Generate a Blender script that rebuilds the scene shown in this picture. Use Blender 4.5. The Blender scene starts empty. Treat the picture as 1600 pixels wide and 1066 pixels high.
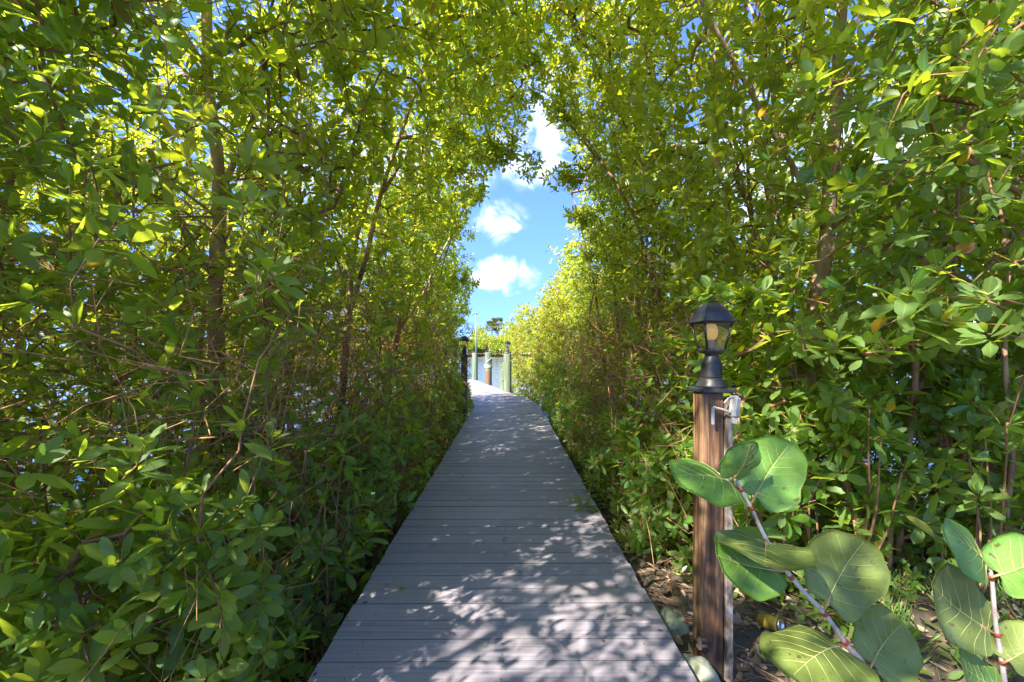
import bpy, math, random
import numpy as np
from mathutils import Vector, Matrix

random.seed(7)
RNG = np.random.default_rng(11)
SC = bpy.context.scene
COL = SC.collection

# ------------------------------------------------------------------ camera
EYE = 1.30
FPX = 711.0                      # focal length in pixels of the 1600 px wide frame
cam_d = bpy.data.cameras.new('camera')
cam = bpy.data.objects.new('camera', cam_d); COL.objects.link(cam)
cam.location = (0, 0, EYE); cam.rotation_euler = (math.pi / 2, 0, 0)
cam_d.sensor_width = 36; cam_d.lens = 16.0
cam_d.shift_y = 15 / 1600
cam_d.clip_start = 0.05; cam_d.clip_end = 3000
SC.camera = cam

# ------------------------------------------------------------------ light
SUN_AZ = math.radians(-134)      # clockwise from +Y (the walking direction); negative = left
SUN_EL = math.radians(41)
SUN_DIR = Vector((math.sin(SUN_AZ) * math.cos(SUN_EL), math.cos(SUN_AZ) * math.cos(SUN_EL), math.sin(SUN_EL)))
sd = bpy.data.lights.new('sun', 'SUN'); sd.energy = 4.1; sd.angle = math.radians(0.5); sd.color = (1, 0.92, 0.79)
sun = bpy.data.objects.new('sun', sd); COL.objects.link(sun)
sun.rotation_euler = SUN_DIR.to_track_quat('Z', 'Y').to_euler(); sun.location = (-30, -10, 40)

world = bpy.data.worlds.new('World'); SC.world = world; world.use_nodes = True
wt = world.node_tree; wt.nodes.clear()
def wn(t, **k):
    n = wt.nodes.new(t)
    for a, b in k.items(): setattr(n, a, b)
    return n
def wl(a, b): wt.links.new(a, b)
def wmath(op, a, b=None, c=None):
    n = wn('ShaderNodeMath', operation=op)
    for i, v in enumerate((a, b, c)):
        if v is None: continue
        if isinstance(v, (int, float)): n.inputs[i].default_value = v
        else: wl(v, n.inputs[i])
    return n.outputs[0]
sky = wn('ShaderNodeTexSky', sky_type='NISHITA'); sky.sun_disc = False
sky.sun_elevation = SUN_EL; sky.sun_rotation = SUN_AZ
sky.air_density = 1.0; sky.dust_density = 0.3; sky.ozone_density = 3.0
tc = wn('ShaderNodeTexCoord')
D = tc.outputs['Generated']
lift = wn('ShaderNodeVectorMath', operation='MULTIPLY_ADD'); wl(D, lift.inputs[0]); lift.inputs[1].default_value = (1, 1, .8); lift.inputs[2].default_value = (0, 0, .30)
wl(lift.outputs[0], sky.inputs['Vector'])                        # clear dry air: less pale haze along the horizon
nz = wn('ShaderNodeTexNoise'); nz.inputs['Scale'].default_value = 11; nz.inputs['Detail'].default_value = 9; nz.inputs['Roughness'].default_value = 0.6; nz.inputs['Distortion'].default_value = .5
wl(D, nz.inputs['Vector'])
blobs = [  # direction (x, y, z), half extents, strength
    ((-.014, 1, .165), (.080, .5, .044), 1.0), ((-.03, 1, .28), (.085, .5, .055), .45), ((.09, 1, .245), (.06, .5, .035), .42),
    ((.06, 1, .47), (.11, .5, .10), .9), ((-.35, 1, .42), (.3, .5, .1), .7), ((.75, 1, .45), (.35, .6, .14), .8), ((.1, 1, .62), (.12, .5, .05), .5)]
total = None
for d, e, s in blobs:
    v = Vector(d).normalized()
    sub = wn('ShaderNodeVectorMath', operation='SUBTRACT'); wl(D, sub.inputs[0]); sub.inputs[1].default_value = v
    dv = wn('ShaderNodeVectorMath', operation='DIVIDE'); wl(sub.outputs[0], dv.inputs[0]); dv.inputs[1].default_value = e
    ln = wn('ShaderNodeVectorMath', operation='LENGTH'); wl(dv.outputs[0], ln.inputs[0])
    b = wmath('MULTIPLY', wmath('SUBTRACT', 1.25, ln.outputs['Value']), s)
    b = wmath('MAXIMUM', b, 0.0)
    total = b if total is None else wmath('MAXIMUM', total, b)
cl = wmath('ADD', total, wmath('MULTIPLY', wmath('SUBTRACT', nz.outputs['Fac'], 0.47), 4.6))
cl = wmath('MULTIPLY', cl, wmath('MINIMUM', wmath('MULTIPLY', total, 3.0), 1.0))
mr = wn('ShaderNodeMapRange', interpolation_type='SMOOTHSTEP'); wl(cl, mr.inputs['Value'])
mr.inputs['From Min'].default_value = 0.2; mr.inputs['From Max'].default_value = 2.0
hs = wn('ShaderNodeHueSaturation'); hs.inputs['Saturation'].default_value = 1.2; hs.inputs['Hue'].default_value = .515; hs.inputs['Value'].default_value = .76; wl(sky.outputs[0], hs.inputs['Color'])
mx = wn('ShaderNodeMix', data_type='RGBA'); wl(mr.outputs[0], mx.inputs['Factor'])
wl(hs.outputs[0], mx.inputs['A']); mx.inputs['B'].default_value = (4.0, 4.15, 4.4, 1)
bg = wn('ShaderNodeBackground'); wl(mx.outputs['Result'], bg.inputs['Color']); bg.inputs['Strength'].default_value = 0.15
wo = wn('ShaderNodeOutputWorld'); wl(bg.outputs[0], wo.inputs['Surface'])

SC.view_settings.view_transform = 'Standard'; SC.view_settings.look = 'None'
SC.view_settings.exposure = 2.45; SC.view_settings.gamma = 1
SC.render.engine = 'CYCLES'
try:
    SC.cycles.max_bounces = 10; SC.cycles.diffuse_bounces = 5; SC.cycles.transmission_bounces = 6; SC.cycles.transparent_max_bounces = 6
    SC.cycles.use_denoising = True
except Exception: pass

# ------------------------------------------------------------------ helpers
def P(x, y, d):
    """a point of the place at distance d, seen at photo pixel x, y"""
    return np.array([(x - 800) / FPX * d, d, EYE - (y - 548) / FPX * d])

def nrm(v):
    return v / np.maximum(np.linalg.norm(v, axis=-1, keepdims=True), 1e-9)

_LAT = RNG.random((32, 32, 32))
def noise3(p, scale):
    q = np.asarray(p) / scale + 100.0
    i = np.floor(q).astype(int); f = q - i; f = f * f * (3 - 2 * f); i %= 32; j = (i + 1) % 32
    r = 0
    for a in (0, 1):
        for b in (0, 1):
            for c in (0, 1):
                w = (f[:, 0] if a else 1 - f[:, 0]) * (f[:, 1] if b else 1 - f[:, 1]) * (f[:, 2] if c else 1 - f[:, 2])
                r = r + w * _LAT[(j if a else i)[:, 0], (j if b else i)[:, 1], (j if c else i)[:, 2]]
    return r

class MB:
    """collects polygons and links them as one mesh object"""
    def __init__(s): s.v = []; s.f = []; s.n = 0; s.c = []
    def add(s, verts, faces, mat=0, attr=None, smooth=True):
        verts = np.asarray(verts, float).reshape(-1, 3)
        s.v.append(verts)
        s.c.append(np.zeros((len(verts), 4)) if attr is None else np.asarray(attr, float))
        for fa in faces:
            fa = np.asarray(fa, int)
            if fa.size: s.f.append((fa + s.n, mat, smooth))
        s.n += len(verts)
    def box(s, c, size, mat=0, rot=None, bevel=0.0, taper=1.0):
        h = np.array(size) / 2; b = min(bevel, h.min() * .45)
        if b <= 0:
            v = np.array([[x, y, z] for z in (-1, 1) for (x, y) in ((-1, -1), (1, -1), (1, 1), (-1, 1))], float) * h
            v[4:, :2] *= taper
            f = [[[0, 3, 2, 1], [4, 5, 6, 7], [0, 1, 5, 4], [1, 2, 6, 5], [2, 3, 7, 6], [3, 0, 4, 7]]]
        else:
            ring = lambda hx, hy, z: [[-hx + b, -hy, z], [hx - b, -hy, z], [hx, -hy + b, z], [hx, hy - b, z], [hx - b, hy, z], [-hx + b, hy, z], [-hx, hy - b, z], [-hx, -hy + b, z]]
            rs = [ring(h[0] - b * .6, h[1] - b * .6, -h[2]), ring(h[0], h[1], -h[2] + b), ring(h[0] * taper, h[1] * taper, h[2] - b), ring((h[0]) * taper - b * .6, h[1] * taper - b * .6, h[2])]
            v = np.array(sum(rs, []), float)
            q = [[8 * k + i, 8 * k + (i + 1) % 8, 8 * k + 8 + (i + 1) % 8, 8 * k + 8 + i] for k in range(3) for i in range(8)]
            f = [q, [list(range(7, -1, -1))], [list(range(24, 32))]]
        if rot is not None: v = v @ np.array(rot.to_3x3()).T
        s.add(v + np.array(c), f, mat, smooth=False)
    def tube(s, pts, rad, sides=8, mat=0, cap=True, rough=0.0, attr=None):
        pts = np.asarray(pts, float); n = len(pts)
        rad = np.broadcast_to(np.asarray(rad, float), (n,))
        t = nrm(np.gradient(pts, axis=0))
        u = np.cross(t[0], [0, 0, 1.0]);
        if np.linalg.norm(u) < .05: u = np.cross(t[0], [1.0, 0, 0])
        u = u / np.linalg.norm(u); V = []
        a = np.linspace(0, 2 * np.pi, sides, endpoint=False)
        for i in range(n):
            u = u - t[i] * (u @ t[i]); u /= np.linalg.norm(u); w = np.cross(t[i], u)
            r = rad[i] * (1 + rough * (RNG.random(sides) - .5))
            V.append(pts[i] + (np.cos(a) * r)[:, None] * u + (np.sin(a) * r)[:, None] * w)
        V = np.concatenate(V)
        i = np.arange(n - 1)[:, None] * sides; k = np.arange(sides)[None]; k2 = (k + 1) % sides
        q = np.stack([i + k, i + k2, i + sides + k2, i + sides + k], -1).reshape(-1, 4)
        f = [q]
        if cap: f += [[list(range(sides - 1, -1, -1))], [list(range((n - 1) * sides, n * sides))]]
        s.add(V, f, mat, attr=None if attr is None else np.tile(attr, (len(V), 1)))
    def prisms(s, A, B, ra, rb, sides=4, mat=0):
        m = len(A)
        if not m: return
        t = nrm(B - A); ref = np.where(np.abs(t[:, 2:3]) > .9, [[1.0, 0, 0]], [[0, 0, 1.0]])
        u = nrm(np.cross(t, ref)); w = np.cross(t, u)
        a = np.arange(sides) * 2 * np.pi / sides
        off = np.cos(a)[None, :, None] * u[:, None] + np.sin(a)[None, :, None] * w[:, None]
        V = np.concatenate([A[:, None] + off * ra[:, None, None], B[:, None] + off * rb[:, None, None]], 1)
        k = np.arange(sides); k2 = (k + 1) % sides
        q = np.stack([k, k2, sides + k2, sides + k], -1)
        F = (np.arange(m) * 2 * sides)[:, None, None] + q[None]
        s.add(V.reshape(-1, 3), [F.reshape(-1, 4)], mat)
    def lathe(s, prof, c=(0, 0, 0), sides=24, mat=0, square=False, rotz=0.0):
        a = np.linspace(0, 2 * np.pi, sides, endpoint=False)
        if square:
            sides = 4; a = np.array([1, 3, 5, 7]) * np.pi / 4 + rotz
        V = []
        for r, z in prof:
            k = r * (math.sqrt(2) if square else 1)
            V.append(np.stack([np.cos(a) * k, np.sin(a) * k, np.full(sides, z)], -1))
        V = np.concatenate(V) + np.array(c); n = len(prof)
        i = np.arange(n - 1)[:, None] * sides; k = np.arange(sides)[None]; k2 = (k + 1) % sides
        f = [np.stack([i + k, i + k2, i + sides + k2, i + sides + k], -1).reshape(-1, 4), [list(range(sides - 1, -1, -1))], [list(range((n - 1) * sides, n * sides))]]
        s.add(V, f, mat, smooth=not square)
    def mesh(s, name, mats):
        me = bpy.data.meshes.new(name)
        v = np.concatenate(s.v); me.vertices.add(len(v)); me.vertices.foreach_set('co', v.astype(np.float32).ravel())
        loops = np.concatenate([f.ravel() for f, _, _ in s.f]); tot = np.concatenate([np.full(len(f), f.shape[1]) for f, _, _ in s.f])
        st = np.concatenate([[0], np.cumsum(tot)[:-1]])
        me.loops.add(len(loops)); me.loops.foreach_set('vertex_index', loops.astype(np.int32))
        me.polygons.add(len(tot)); me.polygons.foreach_set('loop_start', st.astype(np.int32))
        me.polygons.foreach_set('material_index', np.concatenate([np.full(len(f), m) for f, m, _ in s.f]).astype(np.int32))
        sm = np.concatenate([np.full(len(f), k) for f, _, k in s.f])
        me.polygons.foreach_set('use_smooth', sm.astype(bool))
        me.update(calc_edges=True)
        c = np.concatenate(s.c)
        if np.any(c):
            at = me.attributes.new('leaf', 'FLOAT_COLOR', 'POINT'); at.data.foreach_set('color', c.astype(np.float32).ravel())
        for m in mats: me.materials.append(m)
        return me
    def build(s, name, mats, parent=None):
        if not isinstance(mats, (list, tuple)): mats = [mats]
        o = bpy.data.objects.new(name, s.mesh(name, mats)); COL.objects.link(o)
        if parent is not None:
            o.parent = parent; o.matrix_parent_inverse = parent.matrix_basis.inverted()   # vertices are in world space
        return o

def tag(o, label, cat, group=None, kind=None):
    o['label'] = label; o['category'] = cat
    if group: o['group'] = group
    if kind: o['kind'] = kind
    return o
def structure(o): o['kind'] = 'structure'; return o
def empty(name, loc, label, cat, group=None):
    o = bpy.data.objects.new(name, None); COL.objects.link(o); o.location = loc; o.empty_display_size = .2
    return tag(o, label, cat, group)

def spline(pts, step=.12):
    pts = np.asarray(pts, float)
    p = np.concatenate([[2 * pts[0] - pts[1]], pts, [2 * pts[-1] - pts[-2]]]); out = []
    for i in range(1, len(p) - 2):
        n = max(2, int(np.linalg.norm(p[i + 1] - p[i]) / step)); t = np.linspace(0, 1, n, endpoint=False)[:, None]
        a, b, c, d = p[i - 1:i + 3]
        out.append(.5 * (2 * b + (c - a) * t + (2 * a - 5 * b + 4 * c - d) * t ** 2 + (3 * b - a - 3 * c + d) * t ** 3))
    out.append(pts[-1:])
    return np.concatenate(out)

# ------------------------------------------------------------------ materials
def mat(name):
    m = bpy.data.materials.new(name); m.use_nodes = True; nt = m.node_tree; nt.nodes.clear()
    out = nt.nodes.new('ShaderNodeOutputMaterial')
    return m, nt, out
def N(nt, t, ins=None, **k):
    n = nt.nodes.new(t)
    for a, b in k.items(): setattr(n, a, b)
    for a, b in (ins or {}).items():
        if hasattr(b, 'is_linked') or hasattr(b, 'links'): nt.links.new(b, n.inputs[a])
        else: n.inputs[a].default_value = b
    return n
def rgb(*c): return (*c, 1.0)
def ramp(nt, fac, stops, interp='LINEAR'):
    r = nt.nodes.new('ShaderNodeValToRGB'); r.color_ramp.interpolation = interp
    while len(r.color_ramp.elements) < len(stops): r.color_ramp.elements.new(.5)
    for e, (p, c) in zip(r.color_ramp.elements, stops): e.position = p; e.color = c
    nt.links.new(fac, r.inputs[0]); return r.outputs[0]
def mix(nt, f, a, b, mode='MIX'):
    n = nt.nodes.new('ShaderNodeMix'); n.data_type = 'RGBA'; n.blend_type = mode
    for s, v in (('Factor', f), ('A', a), ('B', b)):
        if hasattr(v, 'links'): nt.links.new(v, n.inputs[s])
        else: n.inputs[s].default_value = v
    return n.outputs['Result']

def simple(name, stops, scale=8, stretch=(1, 1, 1), rough=.7, bump=.3, bump_dist=.004, metallic=0.0, spec=.5, detail=6, coord='Object'):
    m, nt, out = mat(name)
    t = N(nt, 'ShaderNodeTexCoord'); mp = N(nt, 'ShaderNodeMapping', {'Vector': t.outputs[coord], 'Scale': stretch})
    n = N(nt, 'ShaderNodeTexNoise', {'Vector': mp.outputs[0], 'Scale': scale, 'Detail': detail, 'Roughness': .6})
    c = ramp(nt, n.outputs['Fac'], stops)
    bsdf = N(nt, 'ShaderNodeBsdfPrincipled', {'Base Color': c, 'Roughness': rough, 'Metallic': metallic, 'Specular IOR Level': spec})
    if bump:
        b = N(nt, 'ShaderNodeBump', {'Height': n.outputs['Fac'], 'Strength': bump, 'Distance': bump_dist}); nt.links.new(b.outputs[0], bsdf.inputs['Normal'])
    nt.links.new(bsdf.outputs[0], out.inputs[0]); return m

def leaf_mat(name, dark, midc, pale, trans, trans_w=.42, rough=.34, yellow=rgb(.42, .33, .03)):
    """attribute leaf: r random per leaf, g along, b across, a random per clump"""
    m, nt, out = mat(name)
    at = N(nt, 'ShaderNodeAttribute', attribute_name='leaf')
    sp = N(nt, 'ShaderNodeSeparateColor', {'Color': at.outputs['Color']})
    r, u, v = sp.outputs[0], sp.outputs[1], sp.outputs[2]; cl = at.outputs['Alpha']
    f = N(nt, 'ShaderNodeMath', {0: r, 1: cl}, operation='ADD'); f = N(nt, 'ShaderNodeMath', {0: f.outputs[0], 1: .5}, operation='MULTIPLY').outputs[0]
    base = ramp(nt, f, [(.12, tuple(.55 * q for q in dark[:3]) + (1,)), (.35, dark), (.62, midc), (.88, pale)])
    yl = N(nt, 'ShaderNodeMapRange', {'Value': r, 'From Min': .972, 'From Max': .985}).outputs[0]
    base = mix(nt, yl, base, yellow)
    br = N(nt, 'ShaderNodeMapRange', {'Value': r, 'From Min': .991, 'From Max': .993}).outputs[0]; base = mix(nt, br, base, rgb(.17, .075, .03))
    va = N(nt, 'ShaderNodeMath', {0: v, 1: .5}, operation='SUBTRACT'); va = N(nt, 'ShaderNodeMath', {0: va.outputs[0]}, operation='ABSOLUTE').outputs[0]
    rib = N(nt, 'ShaderNodeMapRange', {'Value': va, 'From Min': .015, 'From Max': .05, 'To Min': .75, 'To Max': 0.0}).outputs[0]
    base2 = mix(nt, rib, base, rgb(.22, .30, .06))
    geo = N(nt, 'ShaderNodeNewGeometry')
    under = mix(nt, .55, base2, rgb(.13, .19, .06))
    base3 = mix(nt, geo.outputs['Backfacing'], base2, under)
    ro = N(nt, 'ShaderNodeMath', {0: geo.outputs['Backfacing'], 1: .3, 2: rough}, operation='MULTIPLY_ADD').outputs[0]
    t = N(nt, 'ShaderNodeTexCoord'); nz = N(nt, 'ShaderNodeTexNoise', {'Vector': t.outputs['Object'], 'Scale': 90.0, 'Detail': 2.0})
    bp = N(nt, 'ShaderNodeBump', {'Height': nz.outputs['Fac'], 'Strength': .13, 'Distance': .003})
    p = N(nt, 'ShaderNodeBsdfPrincipled', {'Base Color': base3, 'Roughness': ro, 'Specular IOR Level': .5, 'Normal': bp.outputs[0]})
    tcx = mix(nt, f, trans, tuple(min(1, 1.25 * x) for x in trans[:2]) + (trans[2], 1)); tcx = mix(nt, yl, tcx, rgb(.75, .5, .04))
    tr = N(nt, 'ShaderNodeBsdfTranslucent', {'Color': tcx})
    ms = N(nt, 'ShaderNodeMixShader', {0: trans_w, 1: p.outputs[0], 2: tr.outputs[0]})
    nt.links.new(ms.outputs[0], out.inputs[0]); return m

M = {}
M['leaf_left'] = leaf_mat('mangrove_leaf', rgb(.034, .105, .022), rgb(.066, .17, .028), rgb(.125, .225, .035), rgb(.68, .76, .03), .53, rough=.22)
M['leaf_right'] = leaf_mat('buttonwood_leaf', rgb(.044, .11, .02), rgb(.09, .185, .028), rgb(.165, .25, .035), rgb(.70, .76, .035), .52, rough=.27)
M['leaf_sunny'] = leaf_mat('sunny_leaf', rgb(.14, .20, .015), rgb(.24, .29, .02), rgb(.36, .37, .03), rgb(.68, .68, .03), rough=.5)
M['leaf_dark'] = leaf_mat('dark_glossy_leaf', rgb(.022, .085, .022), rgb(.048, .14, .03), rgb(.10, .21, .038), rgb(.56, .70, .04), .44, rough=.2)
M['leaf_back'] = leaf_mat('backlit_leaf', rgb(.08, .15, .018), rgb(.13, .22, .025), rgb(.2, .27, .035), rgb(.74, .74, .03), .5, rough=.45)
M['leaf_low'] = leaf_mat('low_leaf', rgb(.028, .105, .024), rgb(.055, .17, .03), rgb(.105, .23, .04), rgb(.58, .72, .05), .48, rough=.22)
M['bark'] = simple('mangrove_bark', [(.3, rgb(.12, .062, .032)), (.5, rgb(.25, .15, .085)), (.72, rgb(.40, .29, .19))], 14, (1, 1, .25), .85, .9, .012)
M['bark_pale'] = simple('pale_bark', [(.28, rgb(.15, .085, .045)), (.5, rgb(.38, .26, .16)), (.7, rgb(.56, .45, .34))], 11, (1, 1, .3), .9, 1.0, .02)
M['twig'] = simple('twig', [(.3, rgb(.13, .06, .028)), (.6, rgb(.28, .15, .075)), (.8, rgb(.36, .23, .13))], 6, rough=.8, bump=0)
M['root'] = simple('root', [(.3, rgb(.17, .075, .032)), (.55, rgb(.36, .18, .085)), (.8, rgb(.48, .30, .17))], 5, rough=.85, bump=0)

# deck boards
def deck_mat():
    m, nt, out = mat('grey_deck_board')
    at = N(nt, 'ShaderNodeAttribute', attribute_name='leaf'); sp = N(nt, 'ShaderNodeSeparateColor', {'Color': at.outputs['Color']})
    t = N(nt, 'ShaderNodeTexCoord')
    sh = N(nt, 'ShaderNodeVectorMath', {0: t.outputs['Object'], 1: at.outputs['Color']}, operation='MULTIPLY_ADD'); sh.inputs[1].default_value = (1, 1, 1); nt.links.new(at.outputs['Color'], sh.inputs[2])
    mp = N(nt, 'ShaderNodeMapping', {'Vector': sh.outputs[0], 'Scale': (1.4, 26, 1)})
    n = N(nt, 'ShaderNodeTexNoise', {'Vector': mp.outputs[0], 'Scale': 2.2, 'Detail': 8.0, 'Roughness': .62})
    n2 = N(nt, 'ShaderNodeTexNoise', {'Vector': t.outputs['Object'], 'Scale': 2.3, 'Detail': 5.0, 'Roughness': .6})
    n3 = N(nt, 'ShaderNodeTexNoise', {'Vector': t.outputs['Object'], 'Scale': 38.0, 'Detail': 3.0})
    c = ramp(nt, n.outputs['Fac'], [(.26, rgb(.135, .125, .148)), (.5, rgb(.245, .228, .262)), (.74, rgb(.335, .312, .35))])
    brd = ramp(nt, sp.outputs[0], [(0, rgb(.84, .84, .86)), (1, rgb(1.1, 1.08, 1.06))])
    c = mix(nt, 1.0, c, brd, 'MULTIPLY')
    st = N(nt, 'ShaderNodeMapRange', {'Value': n2.outputs['Fac'], 'From Min': .47, 'From Max': .72, 'To Max': .6}).outputs[0]
    c = mix(nt, st, c, rgb(.19, .175, .165))
    gr = ramp(nt, n.outputs['Fac'], [(.28, rgb(1, 1, 1)), (.345, rgb(0, 0, 0))])
    c = mix(nt, gr, c, rgb(.09, .085, .09))
    dr = N(nt, 'ShaderNodeMapRange', {'Value': n3.outputs['Fac'], 'From Min': .71, 'From Max': .76, 'To Max': .55}).outputs[0]
    c = mix(nt, dr, c, rgb(.5, .49, .47))
    b = N(nt, 'ShaderNodeBump', {'Height': n.outputs['Fac'], 'Strength': .35, 'Distance': .004})
    p = N(nt, 'ShaderNodeBsdfPrincipled', {'Base Color': c, 'Roughness': .62, 'Specular IOR Level': .35, 'Normal': b.outputs[0]})
    nt.links.new(p.outputs[0], out.inputs[0]); return m
M['deck'] = deck_mat()
M['joist'] = simple('joist_wood', [(.3, rgb(.09, .07, .05)), (.7, rgb(.2, .16, .12))], 6, (1, 8, 8), .85)
M['mud'] = simple('mud', [(.3, rgb(.035, .026, .018)), (.5, rgb(.075, .055, .038)), (.72, rgb(.14, .105, .075))], 5, rough=.85, bump=1.0, bump_dist=.03, detail=9)
M['litter'] = simple('dry_leaf', [(.3, rgb(.09, .05, .026)), (.5, rgb(.2, .125, .07)), (.7, rgb(.36, .26, .17))], 9, rough=.75, bump=0)
M['grass'] = simple('grass_blade', [(.3, rgb(.04, .10, .015)), (.7, rgb(.09, .17, .03))], 4, rough=.6, bump=0)

# ------------------------------------------------------------------ ground and water
def path_c(y):
    """centre line of the boardwalk: x and heading slope at distance y"""
    y = np.asarray(y, float)
    k = np.clip((y - 10.4) / 1.6, 0, 1)
    sl = -.008 - .245 * k
    base = -.04 - .008 * (y - 1.75)
    bend = np.where(y < 10.4, 0, np.where(y < 12.0, -.245 * (y - 10.4) ** 2 / 3.2, -.245 * (.8 + (y - 12.0))))
    return base + bend, sl
def ground_z(x, y):
    x = np.asarray(x, float); y = np.asarray(y, float)
    c, _ = path_c(y)
    right = np.clip((x - c - .2) / .6, 0, 1)
    bank = np.clip(1 - (y - 2.6) / 5, 0, 1) * np.clip(1 - (x - 2.8) / 2.5, 0, 1)
    z = -.60 + right * (.10 + .42 * bank)
    z = z - .5 * np.clip((-x - 2.6) / 2.5, 0, 1) - .4 * np.clip((x - 4.0) / 3, 0, 1) - .5 * np.clip((y - 11) / 4, 0, 1)
    back = np.clip((-y - .5) / 2, 0, 1); z = z * (1 - back) + back * -.15
    z = z - right * .13 * np.clip((2.35 - y) / .5, 0, 1)
    far = np.clip((y - 112) / 10, 0, 1)
    z = np.maximum(z, -1.6) * (1 - far) + far * .3
    p = np.stack([x, y, np.zeros_like(x)], -1).reshape(-1, 3)
    near = (np.abs(y) < 20) & (np.abs(x) < 12)
    b = (noise3(p, .35) - .5) * .05 + (noise3(p, .09) - .5) * .025
    return z + np.where(near, b.reshape(x.shape), 0)
gx = np.concatenate([[-900, -400, -150, -60, -25, -12], np.arange(-7, 7.01, .07), [12, 25, 60, 150, 400, 900]])
gy = np.concatenate([[-200, -60, -20, -8], np.arange(-4, 13.01, .07), [15, 20, 30, 60, 100, 112, 117, 122, 150, 300, 900, 1800]])
X, Y = np.meshgrid(gx, gy)
g = MB(); nx_, ny_ = len(gx), len(gy)
i = (np.arange(ny_ - 1)[:, None] * nx_ + np.arange(nx_ - 1)[None]).ravel()
g.add(np.stack([X, Y, ground_z(X, Y)], -1), [np.stack([i, i + 1, i + nx_ + 1, i + nx_], -1)])
structure(g.build('ground', M['mud']))

def water_mat():
    m, nt, out = mat('lagoon_water')
    t = N(nt, 'ShaderNodeTexCoord'); mp = N(nt, 'ShaderNodeMapping', {'Vector': t.outputs['Object'], 'Scale': (1, 2.2, 1)})
    n = N(nt, 'ShaderNodeTexNoise', {'Vector': mp.outputs[0], 'Scale': 2.4, 'Detail': 4.0})
    b = N(nt, 'ShaderNodeBump', {'Height': n.outputs['Fac'], 'Strength': .6, 'Distance': .06})
    p = N(nt, 'ShaderNodeBsdfPrincipled', {'Base Color': rgb(.10, .15, .19), 'Roughness': .08, 'IOR': 1.33, 'Normal': b.outputs[0]})
    nt.links.new(p.outputs[0], out.inputs[0]); return m
w = MB(); w.add([[-900, -12, -.66], [900, -12, -.66], [900, 121, -.66], [-900, 121, -.66]], [[[0, 1, 2, 3]]])
structure(w.build('water', water_mat()))

# ------------------------------------------------------------------ boardwalk
W = 1.53
b = MB()
ys = []; y = -1.6
while y < 20.8:
    ys.append(y); _, sl = path_c(y); y += .146 / math.sqrt(1 + sl * sl) * 1.0
def edge(y, s, inset=0.0):
    c, sl = path_c(y); n = math.sqrt(1 + sl * sl); h = W / 2 + inset
    return np.array([c + s * h / n, y - s * sl * h / n])
for y0, y1 in zip(ys[:-1], ys[1:]):
    gap = .0010 + random.random() * .0013; dl, dr = random.uniform(-.006, .006), random.uniform(-.006, .006)
    a, bb, c, d = edge(y0 + gap, -1, dl), edge(y0 + gap, 1, dr), edge(y1 - gap, 1, dr), edge(y1 - gap, -1, dl)
    z = random.uniform(-.0012, .0012); tl = random.uniform(-.001, .001); e = .003
    def ring(k, zz):
        o = [np.append(p_, zz + (tl if j > 1 else 0)) for j, p_ in enumerate((a, bb, c, d))]
        cen = sum(o) / 4
        out = []
        for p_ in o:
            q = p_.copy(); q[:2] += (np.sign(cen[:2] - p_[:2])) * k; out.append(q)
        return out
    v = np.array(ring(0, z - .035) + ring(0, z - e) + ring(e * .7, z))
    r4 = random.random()
    f = [[[4 + j, 4 + (j + 1) % 4, 8 + (j + 1) % 4, 8 + j] for j in (1, 3)] + [[8, 9, 10, 11], [3, 2, 1, 0]] + [[j, (j + 1) % 4, 4 + (j + 1) % 4, 4 + j] for j in (1, 3)]]
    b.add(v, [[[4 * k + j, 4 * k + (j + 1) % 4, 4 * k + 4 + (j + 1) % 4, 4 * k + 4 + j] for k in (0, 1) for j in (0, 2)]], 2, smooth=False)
    b.add(v, f, 0, attr=np.tile([r4, random.random() * 9, random.random() * 9, 1], (12, 1)), smooth=False)
for y0, y1 in zip(ys[:-1], ys[1:]):                                     # screw heads, two at each joist
    if not .8 < y0 < 9: continue
    for s in (-.62, 0, .62):
        for q in (.25, .75):
            a8 = np.arange(6) * math.pi / 3; cx, cy = path_c(y0)[0] + s + random.uniform(-.006, .006), y0 + (y1 - y0) * q
            b.add(np.stack([cx + .0042 * np.cos(a8), cy + .0042 * np.sin(a8), np.full(6, .0042)], -1), [[list(range(6))]], 2, smooth=False)
for s in (-.62, 0, .62):
    pts = np.array([[path_c(yy)[0] + s * 1.0, yy, -.115] for yy in np.arange(-1.6, 20.7, .4)])
    for p0, p1 in zip(pts[:-1], pts[1:]):
        dv = p1 - p0; rot = Matrix.Rotation(math.atan2(dv[1], dv[0]) - math.pi / 2, 3, 'Z')
        b.box((p0 + p1) / 2, (.04, np.linalg.norm(dv) + .01, .15), 1, rot)
for yy in np.arange(.4, 20, 2.4):
    for s in (-.55, .55):
        b.box((path_c(yy)[0] + s + .055, yy, -.65), (.1, .1, .95), 1)
M['seam'] = simple('shaded_edge_and_screw', [(.3, rgb(.07, .066, .07)), (.7, rgb(.13, .122, .13))], 12, rough=.95, bump=0, spec=.1)  # shade of the plank gaps painted dark on board edges; screw heads share it
o = b.build('boardwalk', [M['deck'], M['joist'], M['seam']]); structure(o)

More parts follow.
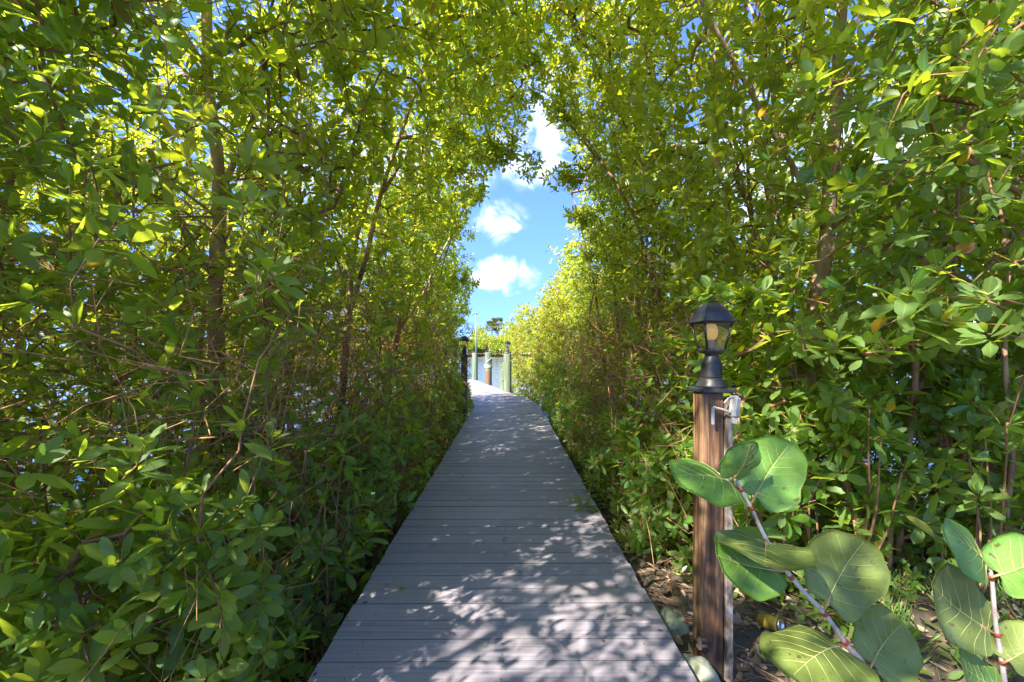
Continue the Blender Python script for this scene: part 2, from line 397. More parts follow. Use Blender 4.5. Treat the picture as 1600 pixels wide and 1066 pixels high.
# ------------------------------------------------------------------ lamp posts
def wood_post_mat(name, c0, c1, c2, dark_low=-1):
    m, nt, out = mat(name)
    t = N(nt, 'ShaderNodeTexCoord'); mp = N(nt, 'ShaderNodeMapping', {'Vector': t.outputs['Object'], 'Scale': (1, 1, .045)})
    n = N(nt, 'ShaderNodeTexNoise', {'Vector': mp.outputs[0], 'Scale': 34.0, 'Detail': 8.0, 'Roughness': .65, 'Distortion': .6})
    n2 = N(nt, 'ShaderNodeTexNoise', {'Vector': t.outputs['Object'], 'Scale': 5.0, 'Detail': 4.0})
    c = ramp(nt, n.outputs['Fac'], [(.36, c0), (.5, c1), (.66, c2)])
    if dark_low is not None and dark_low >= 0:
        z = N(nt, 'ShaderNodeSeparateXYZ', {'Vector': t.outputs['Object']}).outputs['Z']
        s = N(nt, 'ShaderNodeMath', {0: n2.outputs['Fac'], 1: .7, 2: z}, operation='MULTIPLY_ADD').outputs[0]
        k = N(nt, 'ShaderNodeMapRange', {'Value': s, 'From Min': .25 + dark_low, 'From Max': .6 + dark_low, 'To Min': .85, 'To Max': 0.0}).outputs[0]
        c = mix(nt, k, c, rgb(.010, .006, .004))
    bp = N(nt, 'ShaderNodeBump', {'Height': n.outputs['Fac'], 'Strength': .5, 'Distance': .004})
    p = N(nt, 'ShaderNodeBsdfPrincipled', {'Base Color': c, 'Roughness': .62, 'Normal': bp.outputs[0]})
    nt.links.new(p.outputs[0], out.inputs[0]); return m
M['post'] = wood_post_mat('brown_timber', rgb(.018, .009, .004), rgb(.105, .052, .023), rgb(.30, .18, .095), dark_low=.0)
M['post_far'] = wood_post_mat('far_brown_timber', rgb(.08, .045, .03), rgb(.17, .11, .075), rgb(.27, .19, .14))
M['black'] = simple('black_metal', [(.3, rgb(.012, .012, .013)), (.7, rgb(.028, .028, .03))], 40, rough=.42, bump=.15, bump_dist=.001, spec=.5)
M['white'] = simple('white_plastic', [(.3, rgb(.28, .28, .275)), (.7, rgb(.36, .36, .35))], 30, rough=.45, bump=0)
M['conduit'] = simple('peeling_white_strip', [(.40, rgb(.05, .03, .016)), (.50, rgb(.17, .14, .11)), (.62, rgb(.36, .345, .32))], 22, (1, 1, .35), .75, .5, .003)
M['steel'] = simple('rusty_steel', [(.3, rgb(.05, .03, .022)), (.7, rgb(.16, .1, .07))], 40, rough=.7, bump=.3)
def glass_mat():
    m, nt, out = mat('lantern_glass')
    gl = N(nt, 'ShaderNodeBsdfGlossy', {'Roughness': .04}); tr = N(nt, 'ShaderNodeBsdfTransparent', {'Color': rgb(.95, .93, .84)})
    fr = N(nt, 'ShaderNodeFresnel', {'IOR': 1.5}); f = N(nt, 'ShaderNodeMath', {0: fr.outputs[0], 1: .05}, operation='ADD').outputs[0]
    ms = N(nt, 'ShaderNodeMixShader', {0: f, 1: tr.outputs[0], 2: gl.outputs[0]}); nt.links.new(ms.outputs[0], out.inputs[0]); return m
M['glass'] = glass_mat()
def bulb_mat():
    m, nt, out = mat('amber_bulb')
    p = N(nt, 'ShaderNodeBsdfPrincipled', {'Base Color': rgb(.82, .60, .20), 'Roughness': .25, 'Emission Color': rgb(1, .62, .2), 'Emission Strength': .06}); nt.links.new(p.outputs[0], out.inputs[0]); return m
M['bulb'] = bulb_mat()

def lantern(parent, x, y, z0, s, rot):
    """pier mounted lantern, z0 = underside of its flange"""
    R = Matrix.Rotation(rot, 3, 'Z'); c = (x, y, z0)
    k = lambda prof: [(r * s, z * s) for r, z in prof]
    lan = MB()
    lan.lathe(k([(.074, 0), (.077, .004), (.077, .016), (.072, .020)]), c, mat=0, square=True, rotz=rot)       # flange plate
    lan.lathe(k([(.068, .020), (.064, .030), (.060, .040), (.050, .056), (.046, .064)]), c, 28)
    lan.lathe(k([(.044, .0635), (.045, .068), (.0445, .072), (.044, .128), (.041, .138), (.029, .158), (.027, .168), (.040, .172)]), c, 28)
    lan.lathe(k([(.030, .170), (.038, .176), (.042, .184), (.043, .190), (.041, .194)]), c, square=True, rotz=rot)
    lb = lan.build('lantern', M['black'], parent)
    fr = MB()                                                                # four leaning corner bars and top ring
    zb, zt, hb, ht = .194 * s, .310 * s, .041 * s, .0625 * s
    for sx, sy in ((1, 1), (1, -1), (-1, -1), (-1, 1)):
        p0 = np.array(R @ Vector((sx * hb, sy * hb, zb - .003))) + c; p1 = np.array(R @ Vector((sx * ht, sy * ht, zt + .003))) + c
        fr.tube([p0, p1], .0052 * s, 6, cap=True)
    fr.lathe([(ht + .006 * s, zt - .006 * s), (ht + .007 * s, zt - .001), (ht + .004 * s, zt)], c, square=True, rotz=rot)
    fr.build('lantern_frame', M['black'], lb)
    for q in range(4):
        gm = MB(); Rq = Matrix.Rotation(rot + q * math.pi / 2, 3, 'Z')
        v = [np.array(Rq @ Vector(p)) + c for p in ((hb - .001, -hb + .004 * s, zb + .001), (hb - .001, hb - .004 * s, zb + .001), (ht - .001, ht - .004 * s, zt - .007 * s), (ht - .001, -ht + .004 * s, zt - .007 * s))]
        gm.add(v, [[[0, 1, 2, 3]]], smooth=False); gm.build('glass_pane', M['glass'], lb)
    rf = MB()                                                                # bell shaped square roof
    zt0 = .310
    rf.lathe(k([(.066, zt0), (.080, zt0 + .001), (.081, zt0 + .004), (.067, zt0 + .009), (.062, zt0 + .024), (.052, zt0 + .050), (.037, zt0 + .074), (.024, zt0 + .087), (.011, zt0 + .091)]), c, square=True, rotz=rot)
    for q in range(4):                                                       # ridge beads
        Rq = Matrix.Rotation(rot + q * math.pi / 2 + math.pi / 4, 3, 'Z')
        pr = [(.081, .004), (.067, .009), (.062, .024), (.052, .050), (.037, .074), (.024, .087)]
        rf.tube([np.array(Rq @ Vector((r * s * 1.414, 0, (zt0 + h) * s))) + c for r, h in pr], .0035 * s, 5)
    for q in range(3): rf.box(np.array(c) + [0, 0, (zt0 + .094) * s], (.02 * s, .02 * s, .006 * s), 0, R, .002)
    rf.build('lantern_roof', M['black'], lb)
    bl = MB(); bl.lathe(k([(.004, .232), (.020, .236), (.027, .252), (.029, .275), (.024, .297), (.010, .307), (.002, .308)]), c, 20); bl.build('bulb', M['bulb'], lb)
    so = MB(); so.lathe(k([(.018, .1945), (.0185, .2), (.0185, .231), (.014, .233)]), c, 20); so.build('bulb_socket', M['white'], lb)
    return lb

LP = P(1112, 700, 2.05); px_, py_ = LP[0], LP[1]
t = empty('lamp_post', (px_, py_, -.2), 'nearest lamp post, brown square timber with clear black lantern on top, beside sea grape', 'lamp post', 'lamp posts along the boardwalk')
top = P(1112, 612, 2.05)[2]
m_ = MB(); rz = Matrix.Rotation(math.radians(2), 3, 'Z')
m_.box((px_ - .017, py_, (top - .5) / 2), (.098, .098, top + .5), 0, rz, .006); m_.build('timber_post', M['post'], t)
m_ = MB(); m_.box((px_ + .054, py_ - .02, (top - .03 - .5) / 2), (.034, .07, top - .03 + .5), 0, rz, .004); m_.build('side_strip', M['conduit'], t)
lantern(t, px_ - .002, py_, top, 1.0, math.radians(4))
m_ = MB(); q = P(1148, 636, 1.98)
m_.box(q, (.036, .036, .086), 0, Matrix.Rotation(.1, 3, 'Y') @ Matrix.Rotation(.5, 3, 'Z'), .006); m_.box(q + [-.002, 0, -.058], (.024, .024, .032), 0, None, .004); m_.box(q + [-.004, 0, .045], (.03, .03, .008), 0, None, .003)
sb = m_.build('sensor_box', M['white'], t)
m_ = MB(); a0, a1 = P(1114, 636, 1.97), P(1140, 645, 1.97)
m_.tube([a0, a0 * .4 + a1 * .6 + [0, 0, .004], a1, q + [-.015, 0, 0]], .0055, 8); m_.box(P(1114, 650, 1.975), (.013, .006, .075), 0, None, .002); m_.tube([P(1131, 630, 1.97), P(1138, 622, 1.975), P(1146, 622, 1.98)], .0025, 6)
m_.build('bracket', M['white'], sb)
m_ = MB()
for zz in (.02, .045):
    m_.tube([[px_ - .1, py_ - .075, zz], [px_ - .055, py_ - .078, zz]], .008, 6)
m_.box((px_ - .085, py_ - .076, .03), (.02, .02, .05), 0, None, .004)
m_.build('bolt', M['steel'], t)

d2 = 9.4; c2 = P(727, 600, d2)
t = empty('lamp_post', (c2[0], c2[1], -.7), 'distant brown timber lamp post with black lantern on the left edge of the boardwalk', 'lamp post', 'lamp posts along the boardwalk')
top2 = P(727, 558, d2)[2]
m_ = MB(); m_.box((c2[0] - .02, c2[1], (top2 - .7) / 2), (.125, .125, top2 + .7), 0, None, .006); m_.build('timber_post', M['post_far'], t)
lantern(t, c2[0] - .02, c2[1], top2, 1.08, .5)

# pilings
def piling_mat(name, wet):
    m, nt, out = mat(name)
    t = N(nt, 'ShaderNodeTexCoord'); mp = N(nt, 'ShaderNodeMapping', {'Vector': t.outputs['Object'], 'Scale': (1, 1, .08)})
    n = N(nt, 'ShaderNodeTexNoise', {'Vector': mp.outputs[0], 'Scale': 22.0, 'Detail': 6.0})
    c = ramp(nt, n.outputs['Fac'], [(.3, rgb(.05, .07, .042)), (.5, rgb(.095, .128, .08)), (.7, rgb(.165, .19, .135))])
    z = N(nt, 'ShaderNodeSeparateXYZ', {'Vector': t.outputs['Object']}).outputs['Z']
    s = N(nt, 'ShaderNodeMath', {0: n.outputs['Fac'], 1: .25, 2: z}, operation='MULTIPLY_ADD').outputs[0]
    k = N(nt, 'ShaderNodeMapRange', {'Value': s, 'From Min': wet, 'From Max': wet + .1, 'To Min': .9, 'To Max': 0.0}).outputs[0]
    c = mix(nt, k, c, rgb(.12, .065, .028))
    p = N(nt, 'ShaderNodeBsdfPrincipled', {'Base Color': c, 'Roughness': .75}); nt.links.new(p.outputs[0], out.inputs[0]); return m
M['piling'] = piling_mat('green_piling', -.2); M['piling_brown'] = piling_mat('green_brown_piling', .62)
M['rope'] = simple('white_rope', [(.3, rgb(.26, .25, .21)), (.7, rgb(.40, .39, .35))], 60, rough=.9, bump=.4)
M['galv'] = simple('galvanised_pole', [(.3, rgb(.13, .17, .165)), (.7, rgb(.2, .245, .24))], 12, rough=.5, bump=0, metallic=.2)
def piling(x, yb, ytop, d, r, label, mm):
    c = P(x, yb, d); zt = P(x, ytop, d)[2]
    t = empty('piling', (c[0], d, -1.4), label, 'piling', 'pilings along the dock')
    m_ = MB(); m_.lathe([(r * 1.06, -1.5), (r * 1.02, 0), (r, zt - .02), (r * .96, zt), (r * .5, zt + .008)], (c[0], d, 0), 18); m_.build('pile', mm, t)
    return t, c, zt
t, c, zt = piling(742, 594, 552, 20.0, .125, 'green dock piling farthest away, with a tall thin pole rising from it', M['piling'])
m_ = MB(); zp = P(742, 490, 20.0)[2]; px0 = c[0] + .055
m_.tube([[px0, 20.0, zt - .3], [px0, 20.0, zp]], .036, 8); m_.box((px0 - .02, 20.0, zp + .01), (.27, .12, .05), 0, None, .01); m_.tube([[px0 - .17, 20, zp], [px0 - .17, 20, zp - .09]], .025, 8)
m_.build('light_pole', M['galv'], t)
t, c, zt = piling(763, 600, 551, 17.8, .135, 'middle dock piling, green above and brown below, wrapped with white rope', M['piling_brown'])
def helix(c, r, z0, z1, turns, tilt=0):
    a = np.linspace(0, turns * 2 * np.pi, int(turns * 20)); return np.stack([c[0] + r * np.cos(a), c[1] + r * np.sin(a), np.linspace(z0, z1, len(a)) + tilt * np.cos(a)], -1)
ro = MB(); ro.tube(helix((c[0], 17.8), .148, .62, .74, 3.3), .016, 6); ro.tube(helix((c[0], 17.8), .146, .7, .98, 1.1, .1), .013, 6)
tag(ro.build('mooring_rope', M['rope']), 'white mooring rope wound round the middle dock piling', 'rope')
t, c, zt = piling(793, 612, 553, 14.4, .125, 'nearest green dock piling carrying a small black lantern, at the bend', M['piling'])
lantern(t, c[0], c[1], zt + .006, 1.0, .6)
piling(786.5, 612, 577, 15.3, .12, 'short green piling half hidden behind the piling that carries a lantern', M['piling'])
m_ = MB()
for yy, dx in ((19.0, 0), (19.45, .06)):
    e0 = edge(yy, -1, -.55)
    m_.tube(spline([[e0[0] + dx, yy, -.1], [e0[0] + dx, yy, .35], [e0[0] - .1 + dx, yy, .5], [e0[0] - .3 + dx, yy, .42], [e0[0] - .36 + dx, yy, .0], [e0[0] - .36 + dx, yy, -.9]]), .018, 8)
for zz in (-.1, -.4, -.7):
    m_.tube([[edge(19, -1, -.55)[0] - .36, 19.0, zz], [edge(19.45, -1, -.55)[0] - .30, 19.45, zz]], .016, 6)
tag(m_.build('dock_ladder', M['galv']), 'curved metal dock ladder rails by the far end of the boardwalk', 'ladder')

# ------------------------------------------------------------------ foliage engine
T0 = dict(uv=np.array([[0, 0], [.22, 0], [.5, 0], [.78, 0], [1, 0], [.2, .30], [.54, .5], [.82, .395], [.2, -.30], [.54, -.5], [.82, -.395]]),
          f=[np.array([[0, 5, 1], [3, 7, 4], [0, 1, 8], [3, 4, 10]]), np.array([[1, 5, 6, 2], [2, 6, 7, 3], [1, 2, 9, 8], [2, 3, 10, 9]])])
T1 = dict(uv=np.array([[0, 0], [.3, .40], [.76, .45], [1, 0], [.76, -.45], [.3, -.40]]), f=[np.array([[0, 3, 2, 1][::-1], [0, 5, 4, 3][::-1]])])
T1['f'] = [np.array([[0, 1, 2, 3], [0, 3, 4, 5]])]
def put_leaves(mb, B, L, Nn, ln, wd, rnd, clump, lod, mat=0):
    T = T0 if lod == 0 else T1
    n = len(B)
    if not n: return
    L = nrm(L); S = nrm(np.cross(Nn, L)); Nn = np.cross(L, S)
    u, v = T['uv'][:, 0], T['uv'][:, 1]; k = len(u)
    bend = RNG.normal(-.10, .09, n); fold = RNG.uniform(.05, .30, n); tw = RNG.normal(0, .12, n); und = RNG.normal(0, .035, (n, k))
    h = bend[:, None] * u[None] ** 2 * ln[:, None] + (fold[:, None] * np.abs(v)[None] + tw[:, None] * v[None] * u[None] + und * np.abs(v)[None] * 2) * wd[:, None]
    V = B[:, None] + (ln[:, None] * u[None])[..., None] * L[:, None] + (wd[:, None] * v[None])[..., None] * S[:, None] + h[..., None] * Nn[:, None]
    A = np.stack([np.repeat(rnd[:, None], k, 1), np.broadcast_to(u, (n, k)), np.broadcast_to(v + .5, (n, k)), np.repeat(clump[:, None], k, 1)], -1)
    off = (np.arange(n) * k)[:, None, None]
    mb.add(V.reshape(-1, 3), [(off + f[None]).reshape(-1, f.shape[1]) for f in T['f']], mat, attr=A.reshape(-1, 4))

def rosettes(mb, R, Ax, size, aspect, lod, mat=0, nmin=5, nmax=9, spread=1.0, up=.35):
    """whorls of leaves at the twig ends"""
    m = len(R)
    if not m: return
    cnt = RNG.integers(nmin, nmax + 1, m); idx = np.repeat(np.arange(m), cnt); k = np.concatenate([np.arange(c) for c in cnt]) if m else []
    n = len(idx); A = nrm(Ax)[idx]
    ref = np.where(np.abs(A[:, 2:3]) > .85, [[1.0, 0, 0]], [[0, 0, 1.0]]); u = nrm(np.cross(A, ref)); w = np.cross(A, u)
    ph = RNG.random(m)[idx] * 6.28 + (k // 2) * 1.57 + (k % 2) * 3.1416 + RNG.normal(0, .35, n)
    frac = (k // 2) / np.maximum((cnt[idx] - 1) // 2, 1)
    tilt = np.radians(28 + 62 * frac + RNG.normal(0, 13, n)) * spread
    L = np.cos(tilt)[:, None] * A + np.sin(tilt)[:, None] * (np.cos(ph)[:, None] * u + np.sin(ph)[:, None] * w)
    L[:, 2] -= .10 * RNG.random(n)
    L = nrm(L); Nn = A - L * (A * L).sum(1, keepdims=True) * .9 + np.array([0, 0, up]) + RNG.normal(0, .22, (n, 3))
    B = R[idx] - A * (frac * .05 * RNG.uniform(.4, 1.6, n))[:, None] + L * .008
    sz = np.broadcast_to(size, (m,))[idx] * (.62 + .42 * np.minimum(1, frac + .35)) * RNG.uniform(.72, 1.15, n)
    put_leaves(mb, B, L, Nn, sz, sz * aspect * RNG.uniform(.82, 1.18, n), RNG.random(n), RNG.random(m)[idx], lod, mat)

class Plant:
    def __init__(s, name, base, label, cat, group, leafmat, bark, size=.095, aspect=.44, weight=1.0):
        s.name, s.base, s.label, s.cat, s.group = name, np.array(base, float), label, cat, group
        s.leafmat, s.bark, s.size, s.aspect, s.weight = leafmat, bark, size, aspect, weight
        s.limbs = []; s.roots = []; s.R = []
    def limb(s, pts, r0, r1, wob=.03):
        p = spline(pts, .14); k = np.linspace(0, 1, len(p))
        a = np.stack([noise3(p + q * 17.3 + s.base * 3, .5) for q in range(3)], -1) - .5
        p = p + a * wob * 2 * np.minimum(1, np.arange(len(p)) / 4)[:, None]
        s.limbs.append((p, r0 + (r1 - r0) * k ** .8)); return p
    def nodes(s): return np.concatenate([p for p, _ in s.limbs])
    def prop_roots(s, n, zmax=.9, r=.016, spread=.7):
        p, _ = s.limbs[0]
        for _ in range(n):
            a = random.uniform(0, 6.28); z0 = random.uniform(.1, zmax); j = int(np.argmin(np.abs(p[:, 2] - z0))); st = p[j]
            d = random.uniform(.3, 1) * spread; e = np.array([st[0] + d * math.cos(a), st[1] + d * math.sin(a), -.75])
            c_, _ = path_c(e[1])
            if abs(e[0] - c_) < .85: e[0] = c_ + math.copysign(.9 + random.random() * .2, s.base[0])
            m1 = st * .45 + e * .55; m1[2] = st[2] * .8 + .05
            s.roots.append((spline([st, m1, e], .12), r * random.uniform(.5, 1.2)))
    def finish(s, lod_split=3.4, far=False):
        root = empty(s.name, s.base, s.label, s.cat, s.group)
        tm = MB()
        for p, r in s.limbs: tm.tube(p, r, 9 if r[0] > .03 else 6, 0, rough=.16)
        for p, r in s.roots: tm.tube(p, r, 5, 1, rough=.2)
        tm.build('trunk' if s.cat == 'tree' else 'stem', [s.bark, M['root']], root)
        R = np.array(s.R).reshape(-1, 3)
        if not len(R): return root
        R = np.concatenate([R] + [np.array([p[-1] + RNG.normal(0, .03, 3), p[-2] + RNG.normal(0, .07, 3)]) for p, _ in s.limbs])   # no bare stem ends
        LN = s.nodes(); m0 = len(LN); cap = m0 + 4 * len(R)
        pos = np.full((cap, 3), 1e6); pos[:m0] = LN; par = np.full(cap, -1); m = m0
        d0 = np.array([((LN - r) ** 2).sum(1).min() for r in R]); R = R[np.argsort(d0)]
        ends = []; axes = []
        for r in R:
            dd = ((pos[:m] - r) ** 2).sum(1); dd[:m0] += .01
            j = int(np.argmin(dd)); dist = math.sqrt(max(dd[j], 1e-6))
            if dist > 2.2: continue
            st = pos[j]; nm = 1 if dist < .22 else (2 if dist < .7 else 3); prev = j
            bow = RNG.normal(0, .09 * dist, 3); bow[2] -= .06 * dist
            for q in range(1, nm):
                t_ = q / nm; pos[m] = st + (r - st) * t_ + bow * math.sin(math.pi * t_) + RNG.normal(0, .012, 3); par[m] = prev; prev = m; m += 1
            pos[m] = r; par[m] = prev
            ax = nrm(r - pos[prev]) + np.array([0, 0, .75]) + RNG.normal(0, .25, 3); ends.append(m); axes.append(ax); m += 1
        cnt = np.zeros(m); cnt[np.array(ends)] += 1
        for q in range(m - 1, m0 - 1, -1): cnt[par[q]] += cnt[q]
        e = np.arange(m0, m); A, B = pos[par[e]], pos[e]
        rb = np.minimum(.0017 * cnt[e] ** .52, .02); ra = np.minimum(.0017 * (cnt[e] + 1) ** .52, .022)
        cm = MB(); cm.prisms(A, B, ra, rb, 4, 1)
        E = pos[np.array(ends)]; Ax = np.array(axes); dist = np.linalg.norm(E - np.array([0, 0, EYE]), axis=1)
        inview = (E[:, 1] > .3)
        for lod, sel in ((0, (dist < lod_split) & inview), (1, ~((dist < lod_split) & inview))):
            rosettes(cm, E[sel], Ax[sel], s.size * RNG.uniform(.85, 1.15, sel.sum()), s.aspect, lod, 0)
        # a few leaf pairs along the last bit of each twig
        mid = E * .35 + pos[par[np.array(ends)]] * .65; sel = RNG.random(len(E)) < .55
        rosettes(cm, mid[sel], Ax[sel], s.size * .9, s.aspect, 1 if far else 0 if dist.min() < lod_split else 1, 0, 2, 3, 1.2)
        cm.build('crown' if s.cat == 'tree' else 'foliage', [s.leafmat, M['twig']], root)
        return root

PLANTS = []
def side_c(y, side): return float(path_c(y)[0])
def tree(base, label, side, height=5.6, n=3, r=.045, group=None, leaf=None, bark=None, size=.08, aspect=.45, lean=.8, limbs=None, roots=5, weight=1.0):
    pl = Plant('mangrove_tree', (base[0], base[1], -.62), label, 'tree', group or ('mangrove trees left of the boardwalk' if side < 0 else 'trees right of the boardwalk'),
               leaf or (M['leaf_left'] if side < 0 else M['leaf_right']), bark or M['bark'], size, aspect, weight)
    if limbs:
        for pts, r0, r1 in limbs: pl.limb(pts, r0, r1)
    for k in range(n):
        a = random.uniform(0, 6.28); z0 = random.uniform(0, .9) if k else -.75
        b0 = np.array([base[0], base[1], z0]) if not (k and pl.limbs) else pl.limbs[0][0][min(len(pl.limbs[0][0]) - 1, int((z0 + 1.2) / .14))]
        h = height * random.uniform(.75, 1.0); tip = np.array([base[0] - side * lean * random.uniform(.2, 1.1), base[1] + random.uniform(-.9, .9), h])
        m1 = b0 + (tip - b0) * .35 + np.array([side * .25 * random.random() + .2 * math.cos(a), .25 * math.sin(a), .15]); m2 = b0 + (tip - b0) * .7 + np.array([side * .12, .15 * math.sin(a), .2])
        pl.limb([b0, m1, m2, tip], r * random.uniform(.7, 1.0), .008, .06)
    # side limbs reaching toward the walk and away from it
    for k in range(4):
        p, rr = random.choice(pl.limbs[:max(1, n)]); j = random.randint(len(p) // 4, max(len(p) // 4 + 1, int(len(p) * .8))); j = min(j, len(p) - 1); s0 = p[j]
        e = s0 + np.array([-side * random.uniform(-.9, .7), random.uniform(-1, 1), random.uniform(.4, 1.3)]); c = side_c(e[1], side)
        if side < 0: e[0] = min(e[0], c - 1.0 + max(0, e[2] - 2.7) * .6)
        else: e[0] = max(e[0], c + 1.05 - max(0, e[2] - 3) * .5)
        pl.limb([s0, (s0 + e) / 2 + np.array([0, 0, .12]), e], min(rr[j] * .7, .022), .006, .04)
    if roots: pl.prop_roots(roots)
    PLANTS.append(pl); return pl
def shrub(base, label, side, height=1.3, n=6, leaf=None, size=.085, aspect=.41, group=None, spread=.45, zb=None, weight=1.0, r=.009):
    zb = float(ground_z(np.array([base[0]]), np.array([base[1]]))[0]) if zb is None else zb
    pl = Plant('mangrove_shrub', (base[0], base[1], zb), label, 'shrub', group or ('low mangrove shrubs left of the boardwalk' if side < 0 else 'low shrubs right of the boardwalk'),
               leaf or M['leaf_low'], M['twig'], size, aspect, weight)
    for k in range(n):
        a = random.uniform(0, 6.28); d = spread * random.uniform(.2, 1); h = height * random.uniform(.55, 1)
        b0 = np.array([base[0] + .08 * math.cos(a), base[1] + .08 * math.sin(a), zb - .1]); e = np.array([base[0] + d * math.cos(a), base[1] + d * math.sin(a), h])
        c = side_c(e[1], side)
        if side < 0: e[0] = min(e[0], c - .9)
        else: e[0] = max(e[0], c + .95)
        pl.limb([b0, (b0 + e) / 2 + np.array([.05 * math.cos(a + 1), .05 * math.sin(a + 1), .05]), e], r * random.uniform(.7, 1.2), .004, .04)
    PLANTS.append(pl); return pl

# --- trees left of the walk, near to far
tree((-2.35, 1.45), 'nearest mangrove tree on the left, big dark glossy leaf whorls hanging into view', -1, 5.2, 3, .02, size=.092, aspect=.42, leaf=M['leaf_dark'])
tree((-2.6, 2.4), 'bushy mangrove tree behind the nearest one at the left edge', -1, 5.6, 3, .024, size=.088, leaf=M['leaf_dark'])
tree((-2.28, 3.55), 'mangrove tree with the thickest pale peeling trunk left of the boardwalk', -1, 5.5, 1, .03, bark=M['bark_pale'],
     limbs=[([P(335, 720, 3.55) * [1, 1, 0] + [0, 0, -.75], P(338, 620, 3.55), P(336, 480, 3.55), P(346, 330, 3.5), P(332, 180, 3.45), P(322, 40, 3.4), P(330, -120, 3.4)], .085, .03),
            ([P(337, 430, 3.5), P(300, 385, 3.35), P(285, 340, 3.2), P(240, 250, 3.0)], .035, .01), ([P(346, 300, 3.5), P(390, 200, 3.4), P(440, 60, 3.3)], .03, .01)])
tree((-1.8, 2.55), 'slender young mangrove tree just in front of the thick pale trunk', -1, 4.6, 2, .014, size=.082)
tree((-1.85, 5.0), 'mangrove tree with several reddish stems sweeping up and over the boardwalk', -1, 5.6, 0, .03,
     limbs=[([P(535, 660, 5) * [1, 1, 0] + [0, 0, -.75], P(537, 560, 5), P(560, 440, 5), P(598, 300, 5), P(628, 215, 4.95), P(650, 150, 4.9), P(690, 60, 4.8)], .05, .014),
            ([P(537, 600, 5), P(545, 480, 5.1), P(556, 380, 5.1), P(580, 300, 5.1), P(600, 180, 5.1), P(640, 30, 5)], .035, .01),
            ([P(628, 215, 4.95), P(690, 215, 5.3), P(760, 222, 5.7), P(820, 245, 5.9)], .026, .007), ([P(598, 300, 5), P(650, 230, 5.3), P(740, 170, 5.8), P(800, 150, 6)], .024, .006)])
tree((-2.5, 4.4), 'tall mangrove tree standing between thick pale trunk and reddish multi-stem tree, set back', -1, 6.0, 3, .04)
tree((-1.9, 6.2), 'mid-row mangrove tree just beyond the reddish multi-stem tree on the left', -1, 5.4, 3, .035, size=.09)
tree((-1.75, 7.2), 'mangrove tree with a thin whitish stem leaning right toward the sky gap', -1, 4.2, 1, .025, bark=M['bark_pale'],
     limbs=[([P(595, 620, 7) * [1, 1, 0] + [0, 0, -.75], P(612, 560, 7), P(655, 470, 7), P(702, 375, 7), P(728, 325, 7)], .035, .01)])
tree((-1.7, 8.4), 'mangrove tree beside the distant left lamp post', -1, 4.0, 3, .03, size=.085, roots=4)
tree((-1.6, 10.0), 'last low mangrove tree on the left before the open water', -1, 3.2, 3, .028, size=.08, roots=4)
# shading trees just behind the camera on the same side
tree((-2.2, -.3), 'mangrove tree left of the boardwalk beside the place the photo was taken', -1, 5.4, 3, .04, roots=3)
tree((-2.4, -2.0), 'mangrove tree behind the place the photo was taken', -1, 5.4, 3, .04, roots=3)
# --- right of the walk
tree((3.0, 2.7), 'nearest tree on the right, rounded leaves and branches crossing the right edge', 1, 5.2, 2, .02, size=.084, aspect=.56, leaf=M['leaf_dark'],
     limbs=[([P(1400, 640, 3.0) * [1, 1, 0] + [0, 0, -.4], P(1430, 540, 2.8), P(1485, 475, 2.6), P(1545, 405, 2.5), P(1610, 340, 2.5)], .03, .014), ([P(1440, 530, 2.75), P(1440, 400, 2.5), P(1480, 250, 2.3), P(1560, 90, 2.2)], .022, .008)])
tree((2.3, 3.5), 'tree with the thickest shaggy brown trunk right of the boardwalk, behind the nearest lamp post', 1, 5.6, 1, .03, bark=M['bark_pale'], aspect=.5,
     limbs=[([P(1255, 700, 3.5) * [1, 1, 0] + [0, 0, -.4], P(1262, 580, 3.5), P(1275, 470, 3.5), P(1292, 370, 3.5), P(1302, 240, 3.45), P(1308, 100, 3.4), P(1320, -80, 3.3)], .095, .03),
            ([P(1290, 360, 3.5), P(1240, 260, 3.3), P(1180, 150, 3.1), P(1105, 20, 2.9), P(1080, -40, 2.8)], .028, .012), ([P(1285, 420, 3.5), P(1330, 330, 3.4), P(1380, 200, 3.2), P(1470, 60, 3.0)], .03, .01)])
tree((1.75, 5.0), 'tree on the right whose thin stem arches left over the boardwalk', 1, 5.4, 1, .02, aspect=.42,
     limbs=[([P(1062, 660, 5) * [1, 1, 0] + [0, 0, -.5], P(1050, 560, 5), P(1030, 470, 5), P(1000, 370, 5), P(955, 280, 5.1), P(905, 210, 5.2), P(870, 165, 5.2)], .04, .01),
            ([P(1050, 560, 5), P(1018, 450, 4.9), P(1020, 330, 4.8), P(960, 160, 4.7), P(900, 30, 4.6)], .03, .01)])
tree((1.95, 2.9), 'slender leafy tree just behind the black lantern', 1, 5.0, 2, .014, size=.084, aspect=.46)
tree((2.7, 4.4), 'tall tree on the right set back behind the arching stem', 1, 6.0, 3, .03, aspect=.48)
tree((1.8, 6.2), 'mid-row tree on the right edging the sky gap', 1, 5.2, 3, .035, aspect=.42)
tree((1.75, 7.6), 'dark leafy tree on the right just before the sunny yellow bushes', 1, 4.6, 3, .032, aspect=.42)
tree((2.1, 9.2), 'smaller tree on the right where the boardwalk starts to bend', 1, 3.6, 3, .028, size=.085, aspect=.44)
tree((3.2, 2.9), 'tree at the right edge of view behind the nearest right-hand tree', 1, 5.4, 3, .022, aspect=.54, size=.09, leaf=M['leaf_dark'])
